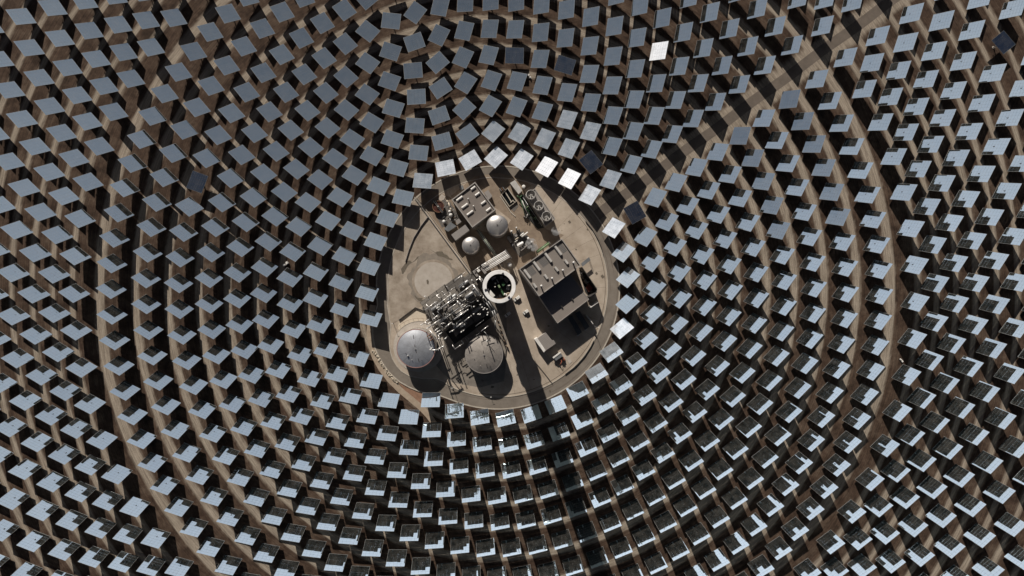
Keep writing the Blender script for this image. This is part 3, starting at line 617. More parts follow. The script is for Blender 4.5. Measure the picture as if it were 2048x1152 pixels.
# ------------------------------------------------------------------ steam generator block
T = thing('steam_generator_block', 'dense steel framed block of silver pipes and vessels west of the tower', 'process unit', at(905, 630, .12))
ZU = 5.0   # the upper pipe level
def A(x, y, z): return at(840+x/11.52, 540+y/11.52, z+ZU)
def B(x, y, z): return at(840+x/11.52, 610+y/11.52, z+ZU)
O = at(846, 616, 0); 
def G(u, v, z): # plant grid, in plan units
    return at(846+.805*u+.593*v, 616-.593*u+.805*v, z)
def gq(u0, v0, u1, v1, z): return [G(u0, v0, z).xy, G(u1, v0, z).xy, G(u1, v1, z).xy, G(u0, v1, z).xy]
MB().prism(gq(30, 34, 110, 53, 14.5), .1, 14.4).build('added_shadow_mass', 'grating', T)  # solid volumes added inside the block to cast its dark shadow
MB().prism(gq(6, 34, 26, 52, 9), .1, 9.0).build('added_shadow_mass', 'grating2', T)
MB().prism(gq(46, 56, 96, 74, 6.5), .1, 6.5).build('added_shadow_mass', 'dark', T)
MB().prism(gq(-2, -2, 120, 64, .3), .1, .3).build('plinth', 'grating2', T)
MB().prism(gq(8, 60, 116, 96, .3), .1, .28).build('plinth', 'dark', T)
decks = [(2, -12, 62, 6, 5.0, 'grating2'), (62, -10, 102, 6, 6.0, 'grating'), (0, 6, 40, 30, 7.0, 'grating'), (42, 6, 76, 28, 11.0, 'grating2'), (78, 2, 118, 20, 12.0, 'grating'),
         (4, 32, 34, 60, 12.0, 'grating'), (36, 32, 74, 52, 15.0, 'grating'), (76, 24, 112, 50, 16.0, 'grating'), (20, 60, 66, 84, 8.0, 'grating'), (68, 56, 104, 86, 9.0, 'grating'), (82, 28, 100, 44, 19.5, 'grating2'), (46, 34, 62, 48, 18.5, 'grating2')]
fr = MB(); dk = {}
for u0, v0, u1, v1, z, mt in decks:
    MB().prism(gq(u0, v0, u1, v1, z), z-.12, z).build('deck', mt, T)
    nu, nv_ = max(1, round((u1-u0)/18)), max(1, round((v1-v0)/14))
    for i in range(nu+1):
        for j_ in range(nv_+1):
            p = G(u0+(u1-u0)*i/nu, v0+(v1-v0)*j_/nv_, z); fr.box((p.x, p.y, z/2+.5), (.32, .32, z+1.0), U)
    for v_ in (v0, v1):
        a, b_ = G(u0, v_, z), G(u1, v_, z); fr.tube((a.x, a.y, z-.25), (b_.x, b_.y, z-.25), .2, 4); fr.tube((a.x, a.y, z+1.05), (b_.x, b_.y, z+1.05), .045, 4)
    for u_ in (u0, u1):
        a, b_ = G(u_, v0, z), G(u_, v1, z); fr.tube((a.x, a.y, z-.25), (b_.x, b_.y, z-.25), .2, 4); fr.tube((a.x, a.y, z+1.05), (b_.x, b_.y, z+1.05), .045, 4)
fr.build('steel_frame', 'darksteel', T)
np_ = [0]
def pp(pts, r=.22, mt='alu'):
    np_[0] += 1
    pts = [Vector(p) for p in pts]
    MB().pipe(pts, r, 8).build('pipe', mt, T, True)
def dn(p, z): return Vector((p.x, p.y, z))
# the pipes that can be told apart in the photograph
p0, p1 = A(870, 590, 15), A(1215, 330, 15); pp([dn(p0, 9), p0, p1, A(1400, 590, 15), dn(A(1400, 590, 15), 8)], .33)
p0, p1 = A(120, 920, 12), A(340, 750, 12); pp([dn(p0, 6), p0, p1, A(415, 865, 12), dn(A(415, 865, 12), 5)], .26)
pp([A(430, 780, 11), A(635, 625, 11), A(690, 580, 11), dn(A(690, 580, 11), 6)], .24)
pp([A(440, 900, 13), A(790, 650, 13), dn(A(790, 650, 13), 6)], .32)
pp([A(400, 970, 12), A(445, 900, 12), A(510, 880, 12)], .36)
pp([A(410, 970, 11), A(525, 1080, 11)], .25, 'steel'); pp([A(285, 1130, 11), A(430, 1030, 11)], .24)
pp([A(850, 700, 13), A(935, 830, 13), A(1000, 790, 13)], .30); pp([A(890, 640, 12), A(1000, 770, 12), A(1060, 640, 12)], .2, 'steel')
pp([A(980, 720, 12), A(1090, 640, 12)], .28); pp([A(1085, 545, 12), A(1190, 470, 12)], .25); pp([A(870, 650, 12), A(980, 560, 12)], .22)
pp([A(1080, 725, 13), A(1180, 750, 13), A(1250, 705, 13)], .17)
pp([A(830, 1010, 14), A(990, 895, 14), dn(A(990, 895, 14), 9)], .30); pp([A(780, 1145, 14), A(1050, 950, 14), dn(A(1050, 950, 14), 9)], .42); pp([A(835, 1060, 14), A(1000, 940, 14)], .2)
pp([A(570, 1120, 13), A(685, 1035, 13), dn(A(685, 1035, 13), 8)], .22)
pp([A(1035, 880, 14.5), A(1110, 820, 14.5), A(1180, 830, 14.5), A(1200, 900, 14)], .2, 'steel')
pp([B(185, 530, 14), B(450, 335, 14)], .26); pp([B(215, 570, 14), B(400, 800, 14), B(460, 760, 14), B(420, 700, 14)], .27)
pp([B(370, 290, 12), B(290, 320, 12)], .2); pp([B(290, 330, 11), B(330, 390, 11)], .2, 'steel')
pp([B(585, 510, 13), B(710, 410, 13), dn(B(710, 410, 13), 8)], .32); pp([B(675, 630, 12), B(790, 565, 12)], .28)
pp([B(840, 510, 13), B(990, 400, 13)], .36); pp([B(835, 500, 13), B(850, 405, 13), B(950, 330, 13)], .2, 'steel'); pp([B(1015, 375, 13), B(1190, 240, 13)], .26)
pp([B(930, 500, 12), B(1040, 440, 12)], .5); pp([B(745, 420, 12), B(795, 465, 12)], .55)
pp([B(745, 915, 2), B(805, 1015, 2), B(1000, 880, 2), B(950, 820, 2)], .22)
pp([B(240, 1050, 11.5), B(420, 1025, 11.5), B(470, 985, 11.5), B(560, 940, 11.5)], .42)
pp([B(380, 560, 13), B(335, 600, 13)], .3); pp([B(430, 600, 13), B(370, 650, 13)], .3); pp([B(470, 650, 13), B(410, 690, 13)], .3); pp([B(335, 600, 12.6), B(420, 700, 12.6)], .18, 'steel')
pp([B(110, 385, 12), B(165, 450, 12), B(225, 410, 12)], .3)
pp([B(1280, 490, 12), B(1470, 345, 12)], .15, 'steel'); pp([B(1410, 600, 12), B(1570, 480, 12)], .2); pp([B(1480, 610, 12), B(1590, 745, 12)], .14, 'steel')
pp([B(1060, 720, 2), B(1130, 790, 2), B(1390, 640, 2)], .16, 'steel'); pp([B(1290, 520, 2), B(1400, 680, 2)], .14, 'steel'); pp([B(1040, 760, 1), B(1140, 910, 1)], .13, 'steel')
rnd = random.Random(11)
while np_[0] < 96:
    u = rnd.uniform(0, 104); v = rnd.uniform(-8, 52) if rnd.random() < .85 else rnd.uniform(58, 78); z = rnd.choice([7, 10, 12.5, 14, 16.5, 18.5]) if v < 58 else rnd.choice([7, 9, 10])
    ln_ = rnd.uniform(6, 26); r_ = rnd.choice([.1, .12, .16, .2, .26]); mt = rnd.choice(['alu', 'alu', 'steel'])
    if rnd.random() < .62: a, b_ = (u, v), (min(112, u+ln_), v)
    else: a, b_ = (u, v), (u, min(56 if v < 56 else 82, v+ln_*.7))
    pts = [G(*a, z), G(*b_, z)]
    if rnd.random() < .6: pts.append(G(b_[0]+rnd.choice([-1, 1])*rnd.uniform(2, 6), b_[1]+rnd.uniform(2, 5), z) if rnd.random() < .3 else dn(pts[-1], max(1, z-rnd.uniform(2, 6))))
    pp(pts, r_, mt)
for u, v, ln_, z, r_, ax in [(12, 14, 20, 8.4, 1.1, 0), (50, 18, 18, 12.6, 1.2, 0), (84, 10, 20, 13.4, 1.1, 0), (12, 42, 14, 13.4, .9, 0), (44, 38, 22, 16.4, 1.0, 0), (44, 46, 20, 16.4, .9, 0), (82, 34, 16, 20.8, 1.0, 0), (76, 66, 26, 10.2, 1.1, 0), (28, 68, 20, 9.4, 1.2, 0), (104, 30, 14, 17.4, 1.0, 1)]:
    a = G(u, v, z); b_ = G(u+ln_, v, z) if not ax else G(u, v+ln_, z)
    MB().capsule(a, b_, r_, 14).build('vessel', 'steel', T, True)
# upright vents and valve heads catching the sun
vt = [(1195, 235), (995, 390), (690, 580), (790, 650), (340, 750), (410, 865), (1330, 715), (1390, 800), (1430, 860), (1460, 915), (1490, 880), (1240, 845), (1095, 920), (1565, 985), (1235, 1015), (1340, 1020), (1380, 1025), (1545, 905), (1550, 1035), (1460, 640), (685, 1035), (635, 620)]
for x, y in vt:
    z = 15.2; p = A(x, y, z); z += ZU; MB().cyl(p, 9, z, .3, 10).ball((p.x, p.y, z), .42, 10, 0, .8, True).build('relief_vent', 'white', T, True)
for x, y in [(25, 455), (165, 540), (580, 775), (170, 720), (210, 765), (240, 820), (385, 555), (430, 605), (470, 660), (150, 360), (215, 415), (235, 1030), (950, 625), (1000, 590), (1540, 830)]:
    z = 13.6; p = B(x, y, z); z += ZU; MB().cyl(p, 6, z, .28, 10).ball((p.x, p.y, z), .4, 10, 0, .8, True).build('relief_vent', 'white' if x not in (170, 210, 240) else 'brown', T, True)
for x, y, w_ in [(700, 870, 34), (600, 860, 14), (760, 930, 20), (1300, 640, 16), (560, 1130, 16), (1080, 300, 10)]:
    p = A(x, y, 8.0); MB().box((p.x, p.y, 12.5), (w_*.09, w_*.075, 1.6), U).build('equipment_box', 'grey', T)
# white lamp post by the slab
c = at(852, 593, 0); tt = thing('lamp_mast', 'short white capped mast at the edge of the foundation slab', 'mast', (c.x, c.y, .12))
MB().cyl(c, .12, 4.2, .12, 8).build('pole', 'steel', tt); MB().ball((c.x, c.y, 4.3), .55, 10, 0, .5).build('lamp_head', 'white', tt, True)

# insulated riser lines beside the tower and the main pipe bridge
T = thing('pipe_bridge', 'broad bundle of white insulated pipes running to the tower', 'pipe bridge', at(990, 520, .12))
for i in range(6):
    o = i*2.9; a = at(966+o*.593-3, 540+o*.805-9, 8.5); b_ = at(1012+o*.593-1, 503+o*.805-1, 8.5)
    MB().tube(a, b_, .33, 10).build('insulated_pipe', ['bwhite', 'white', 'offwhite'][i % 3], T, True)
fr = MB()
for i in range(6):
    t_ = i/5; a = at(963+t_*48, 536-t_*37, 8); b_ = at(975+t_*48, 553-t_*37, 8)
    fr.tube((a.x, a.y, 7.9), (b_.x, b_.y, 7.9), .2, 4); fr.box((a.x, a.y, 4), (.3, .3, 7.9), U); fr.box((b_.x, b_.y, 4), (.3, .3, 7.9), U)
fr.build('trestle', 'steel', T)
T = thing('valve_skid', 'grey equipment skids on the north west side of the tower', 'equipment skid', at(960, 550, .12))
for x, y, l, w_, h_, mt, d in [(951, 547, 14, 5, 9, 'grey', V), (957, 541, 6, 5, 8, 'white', U), (967, 541, 14, 5, 9, 'grey', V), (974, 533.5, 8, 5, 8.4, 'offwhite', U), (962, 560, 8, 5, 7, 'steel', U), (951, 568, 10, 8, 5, 'grating2', U)]:
    rbox(T, 'skid_box', x, y, l, w_, .12, h_, mt, d, False)
for pts in ([(946, 566), (958, 556), (966, 567)], [(948, 542), (960, 533)], [(963, 532), (976, 523)], [(958, 552), (966, 562)], [(946, 572), (962, 594), (972, 608)], [(950, 570), (966, 592), (977, 607)]):
    MB().pipe([at(x, y, 10) for x, y in pts], .28).build('pipe', 'alu', T, True)
for pts in ([(972, 605), (984, 622), (991, 640), (990, 655)], [(976, 602), (988, 620), (995, 640)]):
    MB().pipe([at(x, y, 11) for x, y in pts], .3).build('pipe', 'steel', T, True)
c = at(1019.5, 529.5, 6); T = thing('round_drum', 'white round drum between the pipe bridge and turbine hall', 'drum', (c.x, c.y, .12))
MB().cyl(c, .12, 6, 1.35, 20).build('shell', 'offwhite', T, True); MB().ball((c.x, c.y, 6), 1.37, 16, 0, .6, True).build('domed_top', 'white', T, True)
# walkway debris and lamp row south of the block, along the tower shadow
words_ = ['first', 'second', 'third', 'fourth', 'fifth', 'sixth']
for i, (x, y) in enumerate([(995, 640), (998.5, 650), (1001.5, 660), (1005, 671), (1009, 682), (1013.5, 692)]):
    c = at(x, y, 2.4); T = thing('valve_box', words_[i]+' brown valve box from the north in the row beside the tower shadow', 'valve box', (c.x, c.y, .12), 'brown valve boxes in a row')
    MB().box((c.x, c.y, 1.2), (1.3, .7, 2.2), V).build('body', 'sand', T); MB().tube(Vector((c.x, c.y, 2.6))-V*.9, Vector((c.x, c.y, 2.6))+V*.9, .16).build('handle_bar', 'brown', T)
# thin green pipe rack between the domed tanks
T = thing('green_pipe_rack', 'long narrow rack of grey green pipes between the domed tanks', 'pipe rack', at(975, 490, .12))
for i, (o, mt) in enumerate([(-2.5, 'steel'), (-1.2, 'green'), (0, 'offwhite'), (1.3, 'ltgreen'), (2.4, 'steel')]):
    MB().tube(at(955+o*.8, 459+o*-.6, 4.5), at(992+o*.8, 512+o*-.6, 4.5), .14 if i % 2 else .2, 8).build('pipe', mt, T, True)
fr = MB()
for i in range(8):
    a = at(953+i*5.2, 461+i*7.4, 4.2); b_ = at(958+i*5.2, 457+i*7.4, 4.2); fr.tube((a.x, a.y, 4.2), (b_.x, b_.y, 4.2), .12, 4)
    fr.box((a.x, a.y, 2.1), (.2, .2, 4.2), U); fr.box((b_.x, b_.y, 2.1), (.2, .2, 4.2), U)
fr.build('trestle', 'steel', T)
c = at(973, 503, 3); tag(MB().prism([p.xy for p in P([(963, 500), (969, 496), (986, 520), (980, 525)], .3)], .1, .3).build('paving_slab', 'dirt', origin=(c.x, c.y, .1)), 'brown earth bed beside the green pipe rack', 'earth bed')

# ------------------------------------------------------------------ cooling tower with three fans
T = thing('cooling_tower', 'long cooling tower with three round fans in a row', 'cooling tower', at(1078, 410, .12))
h_ = 8.0; cp = [(1052, 389), (1066, 377.5), (1072, 379), (1111, 438), (1090, 453)]
cp = [(1050.5, 388.5), (1070, 376.5), (1111, 437.5), (1090.5, 452.5)]
poly = [p.xy for p in P(cp, h_)]
MB().prism(poly, .12, h_-.8).build('casing', 'grating2', T)
MB().prism(inset(poly, .3), h_-.8, h_-.5).build('roof_deck', 'grey', T)
pm = MB(); inn = inset(poly, .5)
for i in range(4):
    k = (i+1) % 4; vs = [poly[i], poly[k], inn[k], inn[i]]; pm.add([(v.x, v.y, h_-.8) for v in vs]+[(v.x, v.y, h_) for v in vs], [(4, 5, 6, 7), (0, 1, 5, 4), (2, 3, 7, 6)])
pm.build('parapet', 'parapet', T)
for (x, y) in [(1061.8, 389), (1077.6, 411), (1093.2, 432)]:
    z = h_+2.2; c = at(x, y, z); r0 = 9.2*PXM*(CAM_Z-z)/285
    MB().lathe(c, [(r0*1.12, h_-.5), (r0, h_+.8), (r0*1.03, z), (r0*.93, z), (r0*.9, h_+.8), (r0*.95, h_-.4), (.001, h_-.4)], 48).build('fan_stack', 'offwhite', T, True)
    f_ = MB(); 
    for k in range(6):
        a_ = k*math.pi/3+.4; d = Vector((math.cos(a_), math.sin(a_), 0)); f_.box(Vector((c.x, c.y, h_+.9))+d*r0*.45, (r0*.8, .42, .07), d)
    f_.cyl(c, h_+.6, h_+1.15, .4, 12); f_.build('fan', 'offwhite', T)
    MB().tube(Vector((c.x, c.y, h_+1.3)), Vector((c.x, c.y, h_+1.3))+V*r0*.95, .14, 6).build('drive_shaft', 'steel', T)
cs = [(1020, 366), (1030, 360), (1044.5, 381), (1037, 388)]
t, zr = roofed('pump_shed', 'pale grey flat roofed shed at the head of the cooling tower', cs, 3.8, 'offwhite', 'wall')
c = at(1047.3, 373, 3.5); T = thing('water_tank', 'small white round tank beside the pump shed', 'tank', (c.x, c.y, .12))
MB().cyl(c, .12, 3.3, 1.05, 20).build('shell', 'offwhite', T, True); MB().ball((c.x, c.y, 3.3), 1.08, 14, 0, .4, True).build('domed_top', 'white', T, True)
# basin
T = thing('water_basin', 'two bay concrete basin of black water west of the cooling tower', 'basin', at(1018, 397, .12))
op = [(1002, 387), (1018, 376.5), (1035, 401), (1031, 409), (1019, 414)]
strip(P([(1002.5, 389), (1019, 413), (1033, 402), (1015, 376)], 1.2), .5, .1, 1.3, closed=True).build('basin_wall', 'kerb', T)
MB().sheet([p.xy for p in P([(1002.5, 389), (1019, 413), (1033, 402), (1015, 376)], .2)], .16).build('water', 'blackwater', T)
strip(P([(1008, 380), (1023, 404)], 1.2), .6, .1, 1.25).build('dividing_wall', 'kerb', T)
strip(P([(1021, 405), (1026, 400.5), (1029, 404)], 1.2), .5, .1, 1.3).build('weir', 'kerb', T)
MB().sheet([p.xy for p in P([(1019, 414), (1034, 404), (1037, 412), (1028, 424)], .2)], .19).build('sump_cover', 'grating', T)
for i in range(3): rbox(T, 'gate_screen', 1001+i*3.2, 379-i*1.2, 7, 1.4, .12, 2.2, 'brown' if i % 2 else 'steel', V, False)
struct(strip(P([(1000, 392), (1022, 425), (1031, 433)]), .5, .1, .5).build('basin_kerb', 'kerb'))
# pipe alley with green valves
T = thing('pump_alley', 'dark row of pumps and green pipes along the cooling tower', 'pump row', at(1055, 425, .12))
MB().prism([p.xy for p in P([(1038, 392), (1048, 388), (1090, 455), (1076, 458), (1050, 432)], .2)], .1, .2).build('plinth', 'dark', T)
for pts, mt, r_ in [([(1034, 391), (1038.5, 395.5), (1044, 390.5)], 'green', .3), ([(1044, 401), (1055, 428), (1054, 433)], 'offwhite', .28), ([(1042, 400), (1050, 432)], 'green', .2), ([(1053, 415.5), (1057.5, 412)], 'ltgreen', .25), ([(1068, 436.5), (1073, 433)], 'ltgreen', .25), ([(1040, 396), (1066, 438)], 'green', .18), ([(1046, 395), (1084, 452)], 'steel', .18)]:
    MB().pipe([at(x, y, 3.0) for x, y in pts], r_).build('pipe', mt, T, True)
for i in range(6): rbox(T, 'pump', 1047+i*6.3, 404+i*8.2, 4.2, 2.4, .2, 1.6, 'darksteel' if i % 2 else 'green', U)
strip(P([(1047, 432), (1053, 435), (1055, 430)], 2), .5, .1, 2.0).build('pump_wall', 'grey', T)
# water treatment: red clarifier, white topped vessels
c = at(876.5, 413, 2.6); T = thing('clarifier', 'round rust red clarifier with a walkway across it', 'clarifier', (c.x, c.y, .12)); r0 = 3.6
MB().lathe(c, [(r0, .12), (r0, 2.6), (r0-.3, 2.6), (r0-.3, 2.0)], 48).build('tank_wall', 'brown', T)
MB().cyl(c, .12, 2.1, r0-.3, 48).build('water', 'redwater', T)
MB().box((c.x, c.y, 2.9), (9.4, .9, .18), V).build('walkway', 'darksteel', T)
for s_ in (-1, 1): MB().tube(Vector((c.x, c.y, 3.8))+U*s_*.5-V*4.7, Vector((c.x, c.y, 3.8))+U*s_*.5+V*4.7, .06, 6).build('handrail', 'steel', T)
MB().cyl(c, 2.6, 3.5, .45, 16).build('drive_head', 'offwhite', T)
MB().lathe(c, [(1.35, 1.5), (1.35, 2.5), (1.2, 2.5), (1.2, 1.5)], 32).build('centre_well', 'brown', T)
for x, y, h_, r_, lb in [(899.2, 422.8, 5.5, .85, 'northernmost of the three white topped vessels'), (901.3, 429.8, 5.0, 1.15, 'middle and largest of the three white topped vessels'), (887.8, 443.0, 4.5, 1.0, 'southernmost of the three white topped vessels')]:
    c = at(x, y, h_); T = thing('treatment_vessel', lb, 'vessel', (c.x, c.y, .12), 'white topped treatment vessels')
    MB().cyl(c, .12, h_, r_*.92, 20).build('shell', 'steel', T, True); MB().ball((c.x, c.y, h_), r_, 16, 0, .75, True).build('domed_top', 'white', T, True)
T = thing('treatment_pipework', 'dark tangle of pipework around the clarifier', 'pipework', at(892, 428, .12))
MB().prism([p.xy for p in P([(864, 402), (884, 396), (900, 404), (922, 437), (884, 455), (872, 432)], .2)], .1, .2).build('plinth', 'grating', T)
rnd = random.Random(5)
for i in range(22):
    x, y = rnd.uniform(884, 908), rnd.uniform(404, 448); l = rnd.uniform(4, 11); d_ = rnd.random() < .5; z = rnd.uniform(1.2, 3.4)
    a = at(x, y, z); b_ = a+(U if d_ else V)*l*.3; MB().pipe([a, b_, b_+Vector((0, 0, -.9))], rnd.choice([.09, .13, .18])).build('pipe', rnd.choice(['steel', 'darksteel', 'offwhite', 'brown']), T, True)
MB().pipe([at(893, 401, 2.5), at(897, 405, 2.5), at(900, 416, 2.5), at(903, 421, 2.5)], .42).build('sand_pipe', 'sand', T, True)
MB().prism([p.xy for p in P([(876, 398), (883, 388), (891, 393), (888, 399), (882, 402)], .35)], .1, .35).build('pale_plinth', 'slab', T)
# auxiliary yard between large dome and turbine hall
T = thing('condenser_skid', 'cluttered skid of white ducts and grey boxes north of the turbine hall', 'equipment skid', at(1048, 478, .12))
def Cc(x, y, z): return at(1000+x/19.2, 440+y/19.2, z)
MB().prism([p.xy for p in P([(1013, 472), (1046, 462), (1062, 480), (1072, 497), (1040, 515), (1022, 492)], .25)], .1, .25).build('plinth', 'grating', T)
for a, b_, r_, mt in [((790, 600), (905, 505), .42, 'white'), ((840, 640), (1060, 475), .42, 'white'), ((590, 750), (700, 680), .3, 'sand'), ((570, 850), (670, 775), .3, 'offwhite'), ((690, 990), (870, 870), .85, 'bwhite'), ((660, 940), (760, 880), .4, 'offwhite')]:
    MB().capsule(Cc(*a, 5), Cc(*b_, 5), r_, 12).build('duct', mt, T, True)
for x, y, l, w_, h_, mt in [(370, 750, 11, 5, 3, 'grey'), (460, 520, 8, 3, 3, 'darksteel'), (700, 420, 8, 3, 3, 'darksteel'), (930, 720, 11, 8, 3.4, 'darksteel'), (1010, 950, 13, 6, 4.2, 'grey'), (870, 1080, 12, 5, 4.0, 'grey'), (1150, 1020, 8, 6, 4.6, 'steel'), (620, 600, 5, 4, 3, 'grey'), (1030, 640, 5, 4, 4, 'steel')]:
    rbox(T, 'equipment_box', 1000+x/19.2, 440+y/19.2, l, w_, .25, h_, mt, U if x > 600 else V, False)
for x, y, r_ in [(1085, 705, .7), (1215, 835, .6), (630, 290, .45), (450, 425, .5), (490, 945, .5)]:
    p = Cc(x, y, 5); MB().cyl(p, .2, 5, r_*.8, 12).ball((p.x, p.y, 5), r_, 12, 0, .8, True).build('vent_cap', 'bwhite', T, True)
for a, b_ in [((390, 400), (560, 640)), ((600, 300), (790, 520)), ((450, 590), (560, 530)), ((650, 440), (740, 380)), ((280, 640), (420, 860)), ((330, 620), (470, 830))]:
    MB().tube(Cc(*a, 2.6), Cc(*b_, 2.6), .16, 8).build('pipe', 'offwhite', T, True)
for k in range(4): MB().cyl(Cc(1040-k*90, 910+k*50, 4.6), 4.2, 4.6, .5, 12).build('fan_port', 'dark', T)
T = thing('green_duct_bank', 'bright green insulated ducts along the north wall of the turbine hall', 'duct bank', at(1085, 495, .12))
for o, r_, mt in [(-1.8, .3, 'green'), (0, .42, 'ltgreen'), (1.9, .25, 'green')]:
    MB().tube(at(1074+o*.59, 504+o*.8, 7), at(1098+o*.59, 486+o*.8, 7), r_, 10).build('duct', mt, T, True)
for x, y in ((1074, 504), (1086, 495.5), (1098, 486)): p = at(x, y, 3.5); MB().box((p.x, p.y, 3.5), (.3, 1.6, 6.8), U).build('bracket', 'steel', T)
MB().prism([p.xy for p in P([(1030, 498), (1044, 488), (1050, 496), (1036, 508)], 3)], .12, 3).build('valve_house', 'ltgreen', T) if False else None
# poles casting long shadows
for i, (x, y, h_, lb) in enumerate([(1186, 651, 14, 'tall thin lightning pole at the south east corner of the shaded yard'), (905, 772, 6, 'slim lamp post at the southern edge of the pavement'), (981, 792, 3, 'short marker post on the southern ring road'), (787, 646, 5, 'white lamp post west of the beige apron')]):
    c = at(x, y, 0); T = thing('lamp_post', lb, 'lamp post', (c.x, c.y, 0)); MB().cyl(c, 0, h_, .16, 8, .09).build('pole', 'steel', T); MB().box((c.x+.3, c.y, h_), (.9, .3, .14)).build('lamp_head', 'white', T)
# service trucks out in the field
def truck(x, y, d, lb, sc=1.0):
    c = at(x, y, 1.5); c.z = .01; T = thing('service_truck', lb, 'truck', c, 'white service trucks in the mirror field'); s_ = Vector((d.y, -d.x, 0))
    MB().box(Vector(c)+d*1.9+Vector((0, 0, 1.35)), (1.7, 2.0, 1.9), d).build('cab', 'white', T)
    MB().box(Vector(c)-d*.9+Vector((0, 0, 1.0)), (3.6, 2.0, .5), d).build('bed', 'offwhite', T)
    MB().cyl(Vector(c)-d*1.2, 1.2, 2.5, .8, 14).build('water_drum', 'white', T, True)
    MB().box(Vector(c)+d*2.55+Vector((0, 0, 1.8)), (.5, 1.7, .6), d).build('windscreen', 'glass', T)
    T.scale = (sc, sc, sc)
    for a_ in (-1.8, 1.8):
        for w_ in (-1, 1): MB().tube(Vector(c)+d*a_+s_*w_*.75+Vector((0, 0, .42)), Vector(c)+d*a_+s_*w_*1.05+Vector((0, 0, .42)), .42, 12).build('wheel', 'rubber', T)
truck(570, 528, U, 'white service truck between mirrors far west of the tower', .7)
truck(1059, 152, -V, 'white service truck between mirrors due north of the tower', .55)
truck(1805, 721, V, 'white service truck on the outermost lane east of the tower', .45)

# steam drifting off the plant
sm = bpy.data.materials.new('steam'); sm.use_nodes = True; nt = sm.node_tree; nt.nodes.clear(); vo = nt.nodes.new('ShaderNodeVolumePrincipled'); vo.inputs['Color'].default_value = (.9, .9, .9, 1)
ou = nt.nodes.new('ShaderNodeOutputMaterial'); tc = nt.nodes.new('ShaderNodeTexCoord'); nn = nt.nodes.new('ShaderNodeTexNoise'); nn.inputs['Scale'].default_value = .35; nn.inputs['Detail'].default_value = 4
mr = nt.nodes.new('ShaderNodeMapRange'); mr.inputs[1].default_value = .47; mr.inputs[2].default_value = .7; mr.inputs[3].default_value = 0; mr.inputs[4].default_value = .5
nt.links.new(tc.outputs['Object'], nn.inputs['Vector']); nt.links.new(nn.outputs['Fac'], mr.inputs[0]); nt.links.new(mr.outputs[0], vo.inputs['Density']); nt.links.new(vo.outputs[0], ou.inputs['Volume'])
M['steam'] = sm
st_ = MB()
for x, y, z, rx, sz in [(1062, 488, 10, 3.6, 1.1), (1067, 494, 12, 2.8, 1.0), (1112, 462, 9, 3.0, 1.0)]: st_.ball(at(x, y, z), rx, 16, 0, sz)
tag(st_.build('steam_plume', 'steam', origin=at(1062, 488, 10)), 'thin grey steam drifting off the condenser skid and cooling tower', 'steam', None, 'stuff')

# ------------------------------------------------------------------ the heliostats
NC, NR, FW, FH = 5, 7, 10.98/5, 9.72/7
rnd = random.Random(2)
mir = MB()
for i in range(NC):
    for k in range(NR):
        cx_, cy_ = (i-(NC-1)/2)*FW, (k-(NR-1)/2)*FH
        tx, ty = cx_/520+rnd.gauss(0, .001), cy_/520+rnd.gauss(0, .001)     # canting towards the focus
        n_ = Vector((-tx, -ty, 1)).normalized(); ux = Vector((1, 0, tx)).normalized(); c_ = Vector((cx_, cy_, 0))
        o = len(mir.v); uy = n_.cross(ux)
        hw, hh, g_ = FW/2-.022, FH/2-.022, .0
        vs = [c_+ux*sx*hw+uy*sy*hh+n_*z for z in (0, -.05) for sx, sy in ((-1, -1), (1, -1), (1, 1), (-1, 1))]
        mir.add(vs, [(0, 1, 2, 3)], 0); mir.f += [(o+4, o+7, o+6, o+5)]; mir.m += [2]
        mir.f += [(o, o+4, o+5, o+1), (o+1, o+5, o+6, o+2), (o+2, o+6, o+7, o+3), (o+3, o+7, o+4, o)]; mir.m += [1]*4
bw, bh = NC*FW/2, NR*FH/2
for (x0, y0, x1, y1) in [(-bw-.06, -bh-.06, bw+.06, -bh+.02), (-bw-.06, bh-.02, bw+.06, bh+.06), (-bw-.06, -bh+.02, -bw+.02, bh-.02), (bw-.02, -bh+.02, bw+.06, bh-.02)]:
    mir.box(((x0+x1)/2, (y0+y1)/2, -.005), (x1-x0, y1-y0, .12), mi=1)
tru = MB()
for i in range(6):
    x = (i-2.5)*2.02
    tru.box((x, 0, -.16), (.10, 9.4, .14)); tru.box((x, 0, -.78), (.10, 2.2, .12))
    for s_ in (-1, 1): tru.tube((x, s_*1.1, -.78), (x, s_*4.5, -.2), .05, 4, cap=False)
for y in (-3.6, -1.4, 1.4, 3.6): tru.box((0, y, -.28), (10.4, .09, .12))
tub = MB(); tub.tube((-5.3, 0, -.62), (5.3, 0, -.62), .24, 12)
drv = MB(); drv.box((0, 0, MIRROR_Z-.75), (.9, .8, .7)); drv.cyl((0, 0), MIRROR_Z-1.5, MIRROR_Z-1.1, .5, 14); drv.tube((0, -.7, MIRROR_Z-.9), (0, .7, MIRROR_Z-.9), .26, 10)
pyl = MB(); pyl.cyl((0, 0), .25, MIRROR_Z-1.1, .32, 12, .28)
foo = MB(); foo.cyl((0, 0), -.2, .25, .75, 12); foo.box((.9, 0, .5), (.5, .35, .9))
protos = {}
for nm, mb_, mts in [('mirror', mir, [M['mirror'], M['edge'], M['back']]), ('back_truss', tru, [M['trussm']]), ('torque_tube', tub, [M['trussm']]), ('drive_unit', drv, [M['trussm']]), ('pylon', pyl, [M['steel']]), ('footing', foo, [M['slab']])]:
    me = bpy.data.meshes.new(nm); me.from_pydata(mb_.v, [], mb_.f)
    for x in mts: me.materials.append(x)
    me.polygons.foreach_set('material_index', mb_.m); me.update(); protos[nm] = (me, mb_, mts)
odd = {}   # plan position -> (long edge direction in the plan, tilt axis, label, mode)
